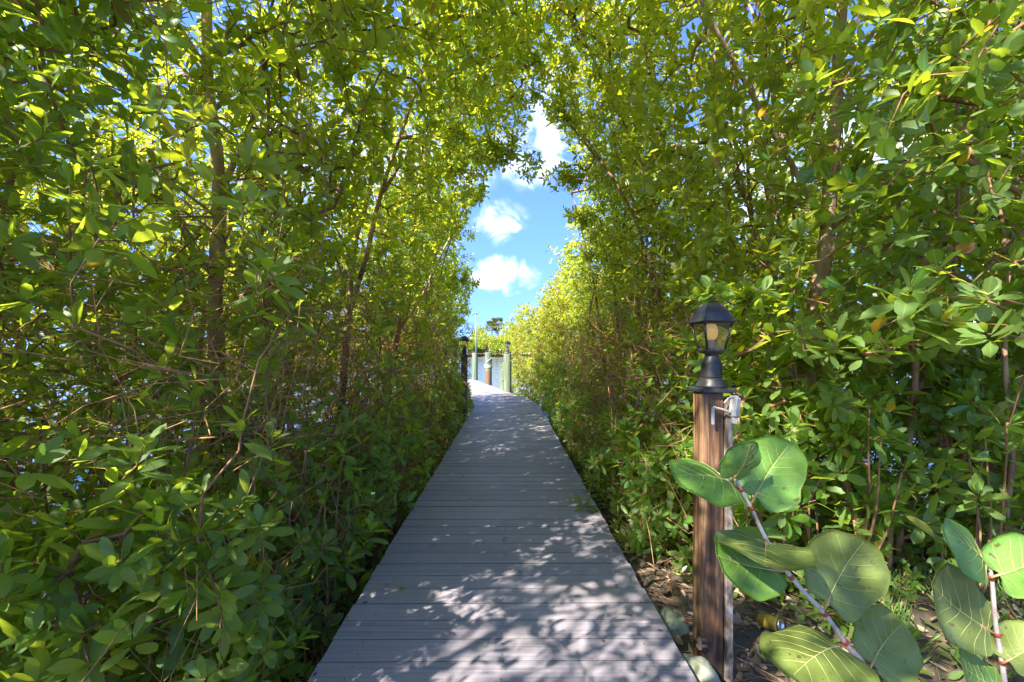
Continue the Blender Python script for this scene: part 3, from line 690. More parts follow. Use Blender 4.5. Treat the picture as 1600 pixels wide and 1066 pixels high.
# --- looser trees farther out over the water, full in the sun
BACK = []
for (x, y, h), l in zip([(-6.2, 1.6, 5.4), (-6.6, 4.2, 5.4), (-6.0, 6.8, 4.6), (-5.6, 9.4, 3.8), (-8.6, 5.6, 4.4), (-9, 2.6, 5.6), (5.6, 2.9, 5.6), (5.9, 5.2, 5.6), (5.6, 7.6, 4.6), (5.2, 10.0, 4.2), (7.6, 4.0, 6.0), (7.8, 7.2, 4.6)],
        ['sunlit mangrove out in the water seen through the leaves at the far left edge', 'sunlit mangrove out in the water behind the thick pale trunk', 'sunlit mangrove out in the water behind the reddish multi-stem tree', 'sunlit mangrove out in the water behind the distant left lamp post', 'outermost sunlit mangrove glimpsed between two others on the left', 'outermost sunlit mangrove glimpsed at the left frame edge',
         'sunlit tree glimpsed through the leaves at the far right edge', 'sunlit tree glimpsed right of the thickest brown trunk', 'sunlit tree glimpsed behind the thickest brown trunk', 'sunlit tree glimpsed behind the arching right stem', 'outermost sunlit tree glimpsed at the right frame edge', 'outermost sunlit tree glimpsed above the nearest lantern']):
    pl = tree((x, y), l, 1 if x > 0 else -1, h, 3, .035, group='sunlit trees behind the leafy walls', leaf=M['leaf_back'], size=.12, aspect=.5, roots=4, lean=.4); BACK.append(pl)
    v = nrm(RNG.normal(size=(1600, 3))) * RNG.random((1600, 1)) ** .4; v = np.sign(v) * np.abs(v) ** .75; q = np.array([x, y, h * .48]) + v * [1.5, 1.6, h * .56]; pl.R = list(q[noise3(q, .45) > .36])
# --- low shrubs
lab_l = ['low mangrove shrub at the bottom left corner', 'broad-leaved mangrove shrub at the left boardwalk edge, nearest the viewer', 'mangrove shrub in front of the fallen branch', 'mangrove shrub tight to the left plank ends, second from the viewer',
         'open twiggy shrub below the thick pale trunk', 'mangrove shrub whose leafy sprig reaches over the left plank ends', 'shrub at the foot of the reddish multi-stem tree', 'small shrub on the left halfway to the distant lamp post',
         'low shrub between whitish leaning stem and boardwalk', 'low shrub just before the distant left lamp post', 'low shrub just past the distant left lamp post']
for (x, y, h, sz), l in zip([(-1.75, 1.35, .85, .102), (-1.2, 1.75, .75, .1), (-2.0, 2.1, 1.0, .1), (-1.18, 2.7, .8, .105), (-1.75, 3.2, 1.1, .108), (-1.15, 3.8, .95, .098), (-1.5, 4.6, 1.2, .085), (-1.2, 5.6, 1.1, .08),
                             (-1.25, 6.8, 1.2, .08), (-1.3, 8.2, 1.3, .078), (-1.35, 9.9, 1.4, .075)], lab_l): shrub((x, y), l, -1, h, 7, size=sz)
lab_r = ['leafy low shrub right behind the nearest lamp post', 'bright-leaved shrub below the lantern, right of the post', 'wide shrub with glossy pointed leaves at the right edge', 'low shrub along the right plank ends, first past the nearest lamp post',
         'low shrub along the right plank ends, second past the nearest lamp post', 'twiggy shrub in front of the arching stem', 'sunlit shrub at the right edge halfway along', 'low shrub below the mid-row tree on the right', 'low shrub where the right plank edge starts to curve', 'low shrub beyond the curve on the right']
for (x, y, h, sz), l in zip([(1.45, 2.75, .85, .105), (1.95, 2.75, 1.05, .118), (2.6, 2.6, 1.05, .118), (1.25, 3.3, .7, .095), (1.22, 4.2, .75, .078), (1.45, 5.0, 1.1, .08), (1.3, 5.9, 1.0, .075), (1.35, 7.0, 1.2, .075), (1.35, 8.3, 1.3, .075), (1.5, 9.8, 1.4, .075)], lab_r):
    shrub((x, y), l, 1, h, 7, size=sz)
# --- sunlit bushes beyond the bend
for (x, y, h), l in zip([(1.35, 11.4, 2.9), (.75, 13.4, 2.6), (1.9, 13.0, 3.7), (.6, 15.4, 2.6), (1.9, 15.4, 3.7), (2.9, 11.6, 3.6)],
                        ['sunny yellow-green bush at the outer side of the bend', 'sunny yellow-green bush beside the piling that carries a lantern', 'tallest sunny yellow-green bush past the bend', 'farthest small sunny bush over the water', 'sunny bush behind the tallest one', 'sunny bush tucked behind the right-hand trees at the bend']):
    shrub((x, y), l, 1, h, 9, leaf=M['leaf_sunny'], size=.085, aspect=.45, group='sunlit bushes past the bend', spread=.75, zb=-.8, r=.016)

# --- where the leaf whorls sit: walls of leaves on both sides of the walk that arch together overhead
def sstep(a, b, x): k = np.clip((x - a) / (b - a), 0, 1); return k * k * (3 - 2 * k)
def scatter(n, xr, yr, zr): return np.stack([RNG.uniform(*xr, n), RNG.uniform(*yr, n), RNG.uniform(*zr, n)], -1)
OPEN = [([(338, 640), (336, 480), (346, 330), (335, 230)], 3.55, 24), ([(535, 640), (560, 440), (598, 300), (640, 180)], 5.0, 20), ([(1258, 600), (1275, 470), (1292, 365)], 3.5, 30),
        ([(1030, 470), (1000, 370), (955, 280), (905, 210)], 5.1, 14), ([(1285, 300), (1240, 260), (1180, 150), (1105, 20)], 3.2, 14), ([(620, 540), (655, 470), (702, 375)], 7.0, 12), ([(1485, 475), (1545, 405), (1600, 350)], 2.5, 16), ([(1305, 240), (1310, 100)], 3.4, 16)]
def wall(side, dens):
    zr = (-.45, 6.4); yr = (-3.2, 11.8) if side < 0 else (.6, 11.8); xr = (-4.9, .6) if side < 0 else (.0, 5.0)
    vol = (xr[1] - xr[0]) * (yr[1] - yr[0]) * (zr[1] - zr[0]); p = scatter(int(vol * dens), xr, yr, zr)
    x, y, z = p.T; c, _ = path_c(y); jit = (noise3(p, .55) - .5) * .5
    arch = 1 - sstep(5.9, 7.0, y)
    if side < 0:
        surf = c - .90 + .09 * sstep(.9, .3, z) + np.maximum(0, z - 2.6) * (.12 + .62 * arch); surf = np.minimum(surf, .30); t = surf + jit - x
        top = 6.4 - 2.1 * sstep(6.3, 7.4, y) - 1.2 * sstep(8.8, 11, y)
    else:
        surf = c + .98 - .12 * sstep(.9, .3, z) + .32 * sstep(4.5, 6, y) * sstep(1.0, 1.8, z) - np.maximum(0, z - 3.0) * (.05 + .50 * arch); surf = np.maximum(surf, .36); t = x - surf + jit
        top = 6.4 - 1.2 * sstep(6.8, 8.0, y) - 1.4 * sstep(8.2, 10, y)
    top = top - .5 * np.maximum(0, t - 2.2)
    t0 = t
    if side > 0: t = np.where(y < 6, np.minimum(t, np.maximum(0, y - np.where(z < 1.2 + .15 * x, 2.4, 1.5))), t)
    else: t = np.where((y < 5) & (y > 1), np.minimum(t, np.maximum(0, y - 1.3)), t)
    ok = (t0 > 0) & (z < top + jit)
    dn = np.where(t < .9, 1.0, np.where(t < 1.6, 1.0 - .74 * (t - .9) / .7, .26))
    cl = noise3(p, .42) * .55 + noise3(p, .17) * .45
    dn = dn * (.05 + .95 * sstep(.38, .58, cl + .05 * sstep(1.2, 2.6, z)))
    low = sstep(1.45, .45, z)                                           # below the crowns it is more open inside
    dn = dn * (1 - .62 * low * sstep(.35, 1.0, t) * sstep(2.5, 4.5, y))
    dn = np.where((z < 1.6) & (y < 5) & (y > 1.0), np.minimum(1, dn * 1.35), dn) * np.where((z < .05) & (t > .9), .5, 1)
    mid = sstep(.15, .35, z) * sstep(1.75, 1.3, z) * np.where(side < 0, sstep(1.7, 2.3, y), sstep(2.9, 3.6, y)) * sstep(.03, .15, t) * sstep(9.0, 6.5, y)
    dn = dn * (1 - .55 * mid * (t < .8)) * np.where((t > .9) & (z < 2.0) & (y > 1.3), 1.6, 1)                                           # brown twigs show through here
    if side < 0:
        ok &= ~((y > -.8) & (y < 1.3 + .1 * jit) & (x > -1.25 * np.abs(y) - .35)) | (z > 4.0)
    else:
        ok &= ~((y < 1.5)) & ~((y < 2.5 + jit * .6) & (z < 1.05 + .15 * x))
        ok &= ~((x < 1.25) & (y < 2.75) & (z < 2.2)) & ~((x < 1.08) & (y < 3.0))
    dn = dn * (1 - .45 * sstep(4.8, 6.0, z)) * np.where((y < .6) & (z < 2.0), .4, 1)
    dn = np.where((y < .6) & (z > 2.0), .33 * sstep(.40, .56, cl), dn)
    q = p; u_, v_ = 800 + q[:, 0] / np.maximum(q[:, 1], .2) * FPX, 548 - (q[:, 2] - EYE) / np.maximum(q[:, 1], .2) * FPX
    for line, d, w_ in OPEN:                                            # gaps in the leaves in front of the stems that show
        ln = np.array(line, float); best = np.full(len(q), 1e9)
        for a_, b_ in zip(ln[:-1], ln[1:]):
            ab = b_ - a_; k = np.clip(((u_ - a_[0]) * ab[0] + (v_ - a_[1]) * ab[1]) / (ab @ ab), 0, 1)
            best = np.minimum(best, np.hypot(u_ - a_[0] - k * ab[0], v_ - a_[1] - k * ab[1]))
        dn = np.where((best < w_) & (y < d + .15) & (y > .5), dn * .16, dn)
    return p[ok & (RNG.random(len(p)) < dn)]
def clumps(specs):
    out = []
    for px, py, d, r, n in specs:
        v = nrm(RNG.normal(size=(n, 3))) * (RNG.random((n, 1)) ** .5) * r; q = P(px, py, d) + v * [1, 1, .7]; out.append(q[noise3(q, .22) > .36])
    return np.concatenate(out)
Lp = np.concatenate([wall(-1, 255), clumps([(700, 205, 5.3, .30, 60), (745, 220, 5.6, .34, 55), (790, 235, 5.8, .34, 42), (828, 258, 5.9, .26, 22), (700, 260, 5.4, .22, 40), (740, 150, 5.6, .35, 70), (790, 120, 5.6, .35, 60), (760, 60, 5.2, .4, 80), (690, 40, 5, .4, 80), (740, 300, 6.8, .25, 40), (715, 350, 7.0, .25, 40), (725, 440, 8, .3, 50), (815, 60, 5.0, .3, 45), (830, 150, 5.6, .2, 25)])])
fill = scatter(2100, (1.08, 4.4), (2.45, 3.7), (-.1, 1.5)); fill = fill[(noise3(fill, .3) > .40) & (fill[:, 1] > 2.45 + .25 * noise3(fill, .5))]
fill2 = scatter(560, (-2.6, -.95), (1.3, 3.6), (-.35, .7)); c_, _ = path_c(fill2[:, 1]); fill2 = fill2[(noise3(fill2, .3) > .42)]
band = []
for sd_ in (-1, 1):
    q = scatter(3600, (.68, 1.45), (1.4 if sd_ < 0 else 2.9, 11.2), (-.45, .75)); q[:, 0] = path_c(q[:, 1])[0] + sd_ * (q[:, 0] + .12 * noise3(q, .4)); q = q[(noise3(q, .28) > .475) & ((np.abs(q[:, 0] - path_c(q[:, 1])[0]) > .84) | ((q[:, 2] > .06) & (q[:, 2] < .45) & (noise3(q, .7) > .56))) & ((q[:, 2] > -.05) | (RNG.random(len(q)) < .5))]; band.append(q)
Lp = np.concatenate([Lp, fill2, band[0]])
Rp = np.concatenate([wall(1, 255), fill, band[1], clumps([(1118, 462, 2.35, .10, 8), (1160, 470, 2.5, .12, 9), (1235, 520, 2.4, .12, 8), (880, 175, 5.2, .26, 45), (885, 280, 5.4, .28, 55), (905, 335, 6.0, .24, 45), (870, 110, 5.0, .25, 40), (915, 400, 7.4, .2, 30), (1000, 40, 4.8, .4, 80), (845, 90, 5.2, .3, 45), (850, 20, 4.6, .3, 40)])])
bush = []
for pl in PLANTS:
    if pl.group.startswith('sunlit bushes'):
        h = pl.limbs[0][0][:, 2].max(); top = max(q[0][:, 2].max() for q in pl.limbs)
        n = 1700; v = RNG.normal(size=(n, 3)); v = nrm(v) * (RNG.random((n, 1)) ** .45); v = np.sign(v) * np.abs(v) ** .72
        q = pl.base + [0, 0, .8] + np.array([0, 0, (top - .2) * .5]) + v * [.95, .95, (top + .4) * .55]
        q = q[(noise3(q, .4) > .36)]; c, _ = path_c(q[:, 1]); q = q[q[:, 0] > c + .82]; pl.R = list(q)
cands = [pl for pl in PLANTS if not pl.group.startswith('sunlit')]   # the others
for pts, side in ((Lp, -1), (Rp, 1)):
    cs = [pl for pl in cands if np.sign(pl.base[0]) == side]
    best = np.full(len(pts), 1e9); who = np.zeros(len(pts), int)
    for k, pl in enumerate(cs):
        nd = pl.nodes()[::2]; dm = np.full(len(pts), 1e9)
        for q in nd: dm = np.minimum(dm, ((pts - q) ** 2).sum(1))
        up = best > dm * pl.weight; best[up] = (dm * pl.weight)[up]; who[up] = k
    for k, pl in enumerate(cs): pl.R = list(pts[who == k])
for pl in PLANTS: pl.finish()

# --- tangle of bare stems and roots standing in the mud behind the front leaves
tg = MB(); lv_R = []; lv_A = []
for side, n in ((-1, 800), (1, 420)):
    for _ in range(n):
        y = random.uniform(1.0, 10.5) ** 1.0; c = side_c(y, side); x = c + side * (.97 + 2.4 * random.random() ** 1.35)
        if side > 0 and y < 2.9: continue
        if y < (2.8 if side < 0 else 3.7): continue
        z0 = float(ground_z(np.array([x]), np.array([y]))[0]); h = random.uniform(.3, 1.7); a = random.uniform(0, 6.28); ln = random.uniform(.1, .95)
        e = np.array([x + ln * math.cos(a), y + ln * math.sin(a), z0 + h]); s0 = np.array([x, y, z0 - .03])
        if abs(e[0] - c) < .95: e[0] = c + side * (.90 + .2 * random.random())
        m1 = (s0 + e) / 2 + RNG.normal(0, .14, 3)
        if random.random() < .3: m1[2] = max(s0[2], e[2]) + .1; e[2] = z0
        r = random.uniform(.002, .0055); pts = spline([s0, m1, e], .2); tg.tube(pts, np.linspace(r, r * .5, len(pts)), 4, 0, cap=False)
        if random.random() < .12: lv_R.append(e); lv_A.append(np.array([random.uniform(-.5, .5), random.uniform(-.5, .5), 1]))
for side, n in ((-1, 5000), (1, 2700)):                                # crooked forking twigs at every height
    y = RNG.uniform(1.5 if side < 0 else 2.9, 9.6 if side < 0 else 8.4, n); c = path_c(y)[0]; p0 = np.stack([c + side * (.98 + 1.9 * RNG.random(n) ** 1.4), y, RNG.uniform(-.55, 1.75, n)], -1)
    dr = nrm(RNG.normal(size=(n, 3)) * [1, 1, .8]); ln = RNG.uniform(.10, .30, n)[:, None]; rr = RNG.uniform(.0014, .0034, n)
    for q in range(3):
        p1 = p0 + dr * ln; o_ = side * (p1[:, 0] - path_c(p1[:, 1])[0]) < .86; p1[o_, 0] = (path_c(p1[:, 1])[0] + side * .88)[o_]
        tg.prisms(p0, p1, rr, rr * .8, 4, 0)
        f_ = nrm(dr + RNG.normal(0, .6, (n, 3))); k_ = RNG.random(n) < .5; p2 = p0 * .4 + p1 * .6; p3 = p2 + f_ * ln * .8; k_ &= side * (p3[:, 0] - path_c(p3[:, 1])[0]) > .86
        tg.prisms(p2[k_], p3[k_], rr[k_] * .7, rr[k_] * .4, 3, 0)
        p0 = p1; dr = nrm(dr + RNG.normal(0, .45, (n, 3))); rr = rr * .8; ln = ln * .9
rosettes(tg, np.array(lv_R), np.array(lv_A), .085, .42, 1, 1, 4, 7)
o = tg.build('undergrowth', [M['root'], M['leaf_low']]); tag(o, 'tangle of thin brown stems and roots under the mangroves', 'undergrowth', kind='stuff')

fb = MB(); fb.tube(spline([[-3.3, 2.35, .12], [-2.4, 2.45, .16], [-1.75, 2.5, .10], [-1.35, 2.6, -.12]], .1), np.linspace(.035, .02, len(spline([[-3.3, 2.35, .12], [-2.4, 2.45, .16], [-1.75, 2.5, .10], [-1.35, 2.6, -.12]], .1))), 8, rough=.2)
fb.tube(spline([[-2.4, 2.45, .16], [-2.1, 2.3, .3], [-1.9, 2.3, .5]], .1), .012, 6)
tag(fb.build('fallen_branch', M['bark']), 'brown fallen branch lying level among the low shrubs on the left', 'branch')

# ------------------------------------------------------------------ sea grape in front of the lamp post
def sea_mat(name, c0, c1, trans, tw=.25):
    m, nt, out = mat(name)
    t = N(nt, 'ShaderNodeTexCoord'); n = N(nt, 'ShaderNodeTexNoise', {'Vector': t.outputs['Object'], 'Scale': 16.0, 'Detail': 5.0}); n2 = N(nt, 'ShaderNodeTexVoronoi', {'Vector': t.outputs['Object'], 'Scale': 85.0}, feature='DISTANCE_TO_EDGE')
    n4 = N(nt, 'ShaderNodeTexNoise', {'Vector': t.outputs['Object'], 'Scale': 60.0, 'Detail': 2.0})
    c = ramp(nt, n.outputs['Fac'], [(.3, c0), (.7, c1)]); sp = N(nt, 'ShaderNodeMapRange', {'Value': n4.outputs['Fac'], 'From Min': .665, 'From Max': .69, 'To Max': .85}).outputs[0]; c = mix(nt, sp, c, rgb(.10, .06, .03))
    geo = N(nt, 'ShaderNodeNewGeometry'); h = N(nt, 'ShaderNodeMapRange', {'Value': n2.outputs['Distance'], 'From Min': 0.0, 'From Max': .12}).outputs[0]
    b = N(nt, 'ShaderNodeBump', {'Height': h, 'Strength': .22, 'Distance': .002})
    net = N(nt, 'ShaderNodeMapRange', {'Value': n2.outputs['Distance'], 'From Min': .0, 'From Max': .05, 'To Min': .22, 'To Max': 0.0}).outputs[0]; c = mix(nt, net, c, rgb(.22, .26, .09))
    p = N(nt, 'ShaderNodeBsdfPrincipled', {'Base Color': c, 'Roughness': .36, 'Specular IOR Level': .45, 'Normal': b.outputs[0]}); tr = N(nt, 'ShaderNodeBsdfTranslucent', {'Color': trans})
    ms = N(nt, 'ShaderNodeMixShader', {0: tw, 1: p.outputs[0], 2: tr.outputs[0]}); nt.links.new(ms.outputs[0], out.inputs[0]); return m
M['sea_green'] = sea_mat('sea_grape_green', rgb(.10, .23, .04), rgb(.19, .35, .07), rgb(.46, .68, .07), .38)
M['sea_olive'] = sea_mat('sea_grape_olive', rgb(.14, .18, .04), rgb(.22, .29, .075), rgb(.50, .60, .09), .38)
M['sea_young'] = sea_mat('sea_grape_young', rgb(.12, .27, .05), rgb(.18, .36, .08), rgb(.4, .62, .08), .36)
M['vein_yellow'] = simple('vein_yellow', [(.3, rgb(.38, .42, .13)), (.7, rgb(.50, .48, .17))], 20, rough=.5, bump=0)
M['vein_red'] = simple('vein_red', [(.3, rgb(.42, .2, .10)), (.7, rgb(.5, .3, .14))], 20, rough=.5, bump=0)
M['sea_stem'] = simple('sea_grape_stem', [(.3, rgb(.24, .19, .17)), (.5, rgb(.40, .35, .32)), (.7, rgb(.52, .47, .43))], 30, (1, 1, .6), .7, .3, .002)
M['sea_node'] = simple('red_node', [(.3, rgb(.22, .035, .02)), (.7, rgb(.38, .07, .035))], 30, rough=.5, bump=.2)
def sea_leaf(parent, base, tip, side, wfac=1.05, m_='sea_green', vein='vein_yellow', cup=.10, wave=.042, flip=1, seed=0):
    """round leathery leaf: base and tip in the world, side = the way its left half points"""
    rs = np.random.default_rng(seed); base, tip, side = (np.asarray(q, float) for q in (base, tip, side))
    ln = np.linalg.norm(tip - base); Lx = (tip - base) / ln; S = nrm(side - Lx * (side @ Lx)); Nz = np.cross(Lx, S) * flip
    ph = rs.uniform(0, 6.28, 4)
    def surf(u, v, lift=0.0):
        h = cup * (v * v * 1.6 + (u - .5) ** 2 * .5) - .06 * np.sin(u * 3.1) + wave * (np.sin(v * 9 + ph[0]) * np.abs(v) * 1.5 + np.sin(u * 11 + ph[1]) * np.abs(v) * 1.6 + np.sin((u + v) * 14 + ph[2]) * v * v)
        h = h - .012 * np.exp(-(v / .03) ** 2)
        return base + ln * (u[..., None] * Lx + v[..., None] * S + (h + lift)[..., None] * Nz)
    nr, na = 12, 56; a = np.linspace(0, 2 * np.pi, na, endpoint=False)
    ca, sa = np.cos(a), np.sin(a); edge_r = .5 * (1 + .035 * np.sin(3 * a + ph[3]) + .02 * np.sin(5 * a + ph[0]) + .012 * np.sin(11 * a + ph[1]))
    U = .5 + edge_r * -ca; V = edge_r * sa * wfac
    notch = np.exp(-(np.minimum(a, 2 * np.pi - a) / .30) ** 2); U = U + .085 * notch - .045 * np.exp(-((np.minimum(a, 2 * np.pi - a) - .62) / .3) ** 2)
    rr = (np.arange(1, nr + 1) / nr)[:, None]; c0 = .42
    uu = np.concatenate([[c0], (c0 + (U - c0)[None] * rr).ravel()]); vv = np.concatenate([[0], (V[None] * rr).ravel()])
    i = np.arange(nr - 1)[:, None] * na + 1; k = np.arange(na)[None]; k2 = (k + 1) % na
    q = np.stack([i + k, i + k2, i + na + k2, i + na + k], -1).reshape(-1, 4); tri = np.stack([np.zeros(na, int), 1 + (np.arange(na) + 1) % na, 1 + np.arange(na)], -1)
    top = surf(uu, vv); th = .0012; bot = top - Nz * th
    mb = MB(); n = len(top); rim = np.arange(n - na, n); rim2 = np.roll(rim, -1)
    mb.add(np.concatenate([top, bot]), [q[:, ::-1], tri[:, ::-1], q + n, tri + n, np.stack([rim, rim2, rim2 + n, rim + n], -1)])
    lf = mb.build('leaf', M[m_], parent)
    vb = MB()
    def strip(us, vs, w0, w1):
        for sgn in (1, -1):
            p = surf(us, vs, .0) + (Nz * .0009 if sgn > 0 else -Nz * (th + .0009)); vb.tube(p, np.linspace(w0, w1, len(us)), 5, 0)
    us = np.linspace(.10, .95, 30); strip(us, 0 * us, .0014 * ln / .2, .0004)
    for u0, du, vm in ((.12, -.02, .40), (.16, .16, .44), (.30, .24, .42), (.45, .26, .36), (.60, .22, .27), (.74, .16, .17)):
        for s in (1, -1):
            t_ = np.linspace(0, 1, 26); j = rs.uniform(-.02, .02); strip(u0 + j + du * t_ ** 1.25, s * vm * wfac * t_ * rs.uniform(.95, 1.03), .0006 * ln / .2, .0002)
    v_ = vb.build('veins', M[vein], lf)
    pt = MB(); pt.tube([base - Lx * ln * .02, surf(np.array([.1]), np.array([0.0]))[0], surf(np.array([.18]), np.array([0.0]))[0]], .0028, 6); pt.build('petiole', M['vein_red'], lf)
def C(x, y, d): return P(980 + x / 2.5017, 640 + y / 2.5017, d)
right_, up_, tocam = np.array([1.0, 0, 0]), np.array([0, 0, 1.0]), np.array([0, -1.0, 0])
def sea_plant(stem, nodes, leaves, label):
    pts = np.array([C(*s) for s in stem] ); base = pts[-1]
    gz = float(ground_z(np.array([base[0] + .12]), np.array([base[1] + .05]))[0]); foot = np.array([base[0] + .12, base[1] + .05, gz])
    t = empty('sea_grape', foot, label, 'plant', 'sea grape saplings in the right foreground')
    sp_ = spline(np.concatenate([pts, [(base + foot) / 2 + [.01, 0, .0], foot - [0, 0, .05]]]), .02)
    st = MB(); st.tube(sp_, np.linspace(.0042, .010, len(sp_)), 9, 0, rough=.1); st.build('stem', M['sea_stem'], t)
    for q in nodes:
        nd = MB()
        p = C(*q); j = int(np.argmin(((sp_ - p) ** 2).sum(1))); j = min(max(j, 1), len(sp_) - 2); dv = nrm(sp_[j + 1] - sp_[j - 1]); r = .0042 + .0058 * j / len(sp_)
        nd.tube([sp_[j] - dv * .006, sp_[j] - dv * .003, sp_[j] + dv * .003, sp_[j] + dv * .006], [r * 1.1, r * 1.35, r * 1.35, r * 1.1], 9)
        nd.build('stem_ring', M['sea_node'], t)
    for k, l in enumerate(leaves): sea_leaf(t, *l[:3], **l[3], seed=k + int(abs(base[0]) * 100))
    return t
dA = 1.10
sea_plant([(425, 275, dA), (485, 385, dA), (545, 510, dA), (640, 655, dA), (770, 797, dA), (850, 910, dA), (955, 1080, dA)],
          [(487, 385, dA), (640, 655, dA), (770, 797, dA), (850, 910, dA), (432, 300, dA)],
          [(C(430, 300, dA), C(180, 262, dA - .07), C(330, 200, dA + .13) - C(330, 345, dA - .06), dict(wfac=.85, cup=.14, wave=.04)),
           (C(408, 278, dA - .02), C(482, 125, dA - .06), C(385, 190, dA - .06) - C(530, 215, dA - .03), dict(wfac=.9, m_='sea_young', vein='vein_red', cup=.2, wave=.05, flip=-1)),
           (C(488, 362, dA + .01), C(640, 130, dA + .03), C(430, 220, dA + .02) - C(700, 330, dA + .0), dict(wfac=1.0, m_='sea_green', cup=.07)),
           (C(545, 505, dA), C(540, 612, dA - .14), C(720, 520, dA - .05) - C(395, 480, dA - .05), dict(wfac=1.25, m_='sea_olive', cup=.16, flip=1)),
           (C(535, 500, dA + .01), C(500, 458, dA + .13), C(420, 480, dA) - C(590, 480, dA), dict(wfac=.95, m_='sea_green')),
           (C(605, 632, dA), C(345, 565, dA - .03), C(470, 545, dA + .04) * 1 - C(500, 735, dA - .06), dict(wfac=.86, m_='sea_green', flip=-1, cup=.08)),
           (C(775, 775, dA - .01), C(935, 505, dA + .01), C(665, 600, dA) - C(1000, 730, dA - .02), dict(wfac=1.06, m_='sea_olive', cup=.06)),
           (C(840, 922, dA - .01), C(640, 1050, dA - .12), C(900, 1070, dA - .13) - C(600, 895, dA - .01), dict(wfac=1.05, m_='sea_olive', cup=.12, flip=-1)),
           (C(950, 1010, dA + .0), C(1080, 830, dA + .05), C(850, 880, dA + .02) - C(1180, 1000, dA + .01), dict(wfac=1.15, m_='sea_olive', cup=.1))],
          'sea grape sapling with big round veined leaves leaning across the nearest lamp post')
dB = 1.14
sea_plant([(1412, 605, dB), (1425, 660, dB), (1436, 800, dB), (1446, 880, dB), (1466, 990, dB), (1478, 1090, dB)],
          [(1425, 668, dB), (1446, 880, dB), (1466, 990, dB)],
          [(C(1412, 630, dB), C(1235, 480, dB - .06), C(1400, 520, dB + .08) - C(1300, 580, dB - .05), dict(wfac=.62, cup=.2, m_='sea_green')),
           (C(1425, 655, dB - .01), C(1660, 555, dB - .02), C(1450, 485, dB + .02) - C(1560, 720, dB - .02), dict(wfac=.98, m_='sea_green', cup=.06, flip=-1)),
           (C(1442, 880, dB), C(1190, 680, dB - .03), C(1330, 665, dB + .03) - C(1230, 850, dB - .05), dict(wfac=.80, m_='sea_olive', flip=-1, cup=.1)),
           (C(1470, 990, dB - .01), C(1640, 880, dB - .03), C(1480, 830, dB + .02) - C(1600, 1050, dB - .03), dict(wfac=1.1, m_='sea_olive', flip=-1, cup=.08)),
           (C(1465, 1100, dB - .01), C(1300, 985, dB - .04), C(1400, 990, dB + .03) - C(1330, 1080, dB - .05), dict(wfac=.7, m_='sea_green', flip=-1, cup=.15))],
          'sea grape sapling cut off by the right edge, upright grey stem with red rings')

# ------------------------------------------------------------------ litter, grass, small things
lt = MB(); n = 5200
pts = np.stack([RNG.uniform(.72, 3.6, n), RNG.uniform(.9, 4.2, n)], -1)
pts2 = np.stack([RNG.uniform(-3.0, -.85, 2600), RNG.uniform(.9, 7, 2600)], -1); pts = np.concatenate([pts, pts2]); n = len(pts)
Bz = np.column_stack([pts, ground_z(pts[:, 0], pts[:, 1]) + RNG.uniform(.004, .03, n)])
a = RNG.uniform(0, 6.28, n); Ld = np.stack([np.cos(a), np.sin(a), RNG.normal(0, .3, n)], -1); Nd = np.stack([RNG.normal(0, .5, n), RNG.normal(0, .5, n), np.ones(n)], -1)
k_ = 220; yy = RNG.uniform(1.2, 11, k_); sd_ = RNG.choice([-1, 1], k_); off = np.where(RNG.random(k_) < .65, .755 - np.abs(RNG.normal(0, .06, k_)), RNG.uniform(0, .74, k_))
lt_p = np.stack([path_c(yy)[0] + sd_ * off, yy, np.full(k_, .006)], -1); a_ = RNG.uniform(0, 6.28, k_); l_ = RNG.uniform(.008, .032, k_)
put_leaves(lt, lt_p, np.stack([np.cos(a_), np.sin(a_), RNG.uniform(0, .25, k_)], -1), np.tile([0, 0, 1.0], (k_, 1)), l_, l_ * .5, RNG.random(k_), RNG.random(k_), 0, 0)
ls = RNG.uniform(.025, .085, n); put_leaves(lt, Bz, Ld, Nd, ls, ls * RNG.uniform(.25, .5, n), RNG.random(n), RNG.random(n), 0, 0)
k = 1500; q = RNG.integers(0, n, k); a = RNG.uniform(0, 6.28, k); ln = RNG.uniform(.04, .22, k); dv = np.stack([np.cos(a), np.sin(a), RNG.normal(0, .12, k)], -1) * ln[:, None]
lt.prisms(Bz[q] + [0, 0, .012], Bz[q] + [0, 0, .012] + dv, np.full(k, .0022), np.full(k, .0012), 4, 1)
def litter_mat():
    m, nt, out = mat('leaf_litter'); at = N(nt, 'ShaderNodeAttribute', attribute_name='leaf'); sp = N(nt, 'ShaderNodeSeparateColor', {'Color': at.outputs['Color']})
    c = ramp(nt, sp.outputs[0], [(.0, rgb(.05, .03, .018)), (.3, rgb(.12, .075, .045)), (.6, rgb(.22, .15, .095)), (.85, rgb(.36, .28, .2)), (.93, rgb(.33, .14, .05)), (.97, rgb(.2, .24, .05))])
    p = N(nt, 'ShaderNodeBsdfPrincipled', {'Base Color': c, 'Roughness': .7}); nt.links.new(p.outputs[0], out.inputs[0]); return m
M['leaf_litter'] = litter_mat()
tag(lt.build('leaf_litter', [M['leaf_litter'], M['twig']]), 'dry brown leaf litter and twigs covering the ground', 'leaf litter', kind='stuff')
RS = np.stack([RNG.uniform(1.25, 3.2, 110), RNG.uniform(2.0, 2.9, 110)], -1)
gr = MB(); cs = np.stack([RNG.uniform(1.75, 3.0, 60), RNG.uniform(1.6, 2.9, 60)], -1); idx = np.repeat(np.arange(60), 26); n = len(idx)
xy = cs[idx] + RNG.normal(0, .04, (n, 2)); B_ = np.column_stack([xy, ground_z(xy[:, 0], xy[:, 1])]); Ld = np.stack([RNG.normal(0, .45, n), RNG.normal(0, .45, n), np.ones(n)], -1)
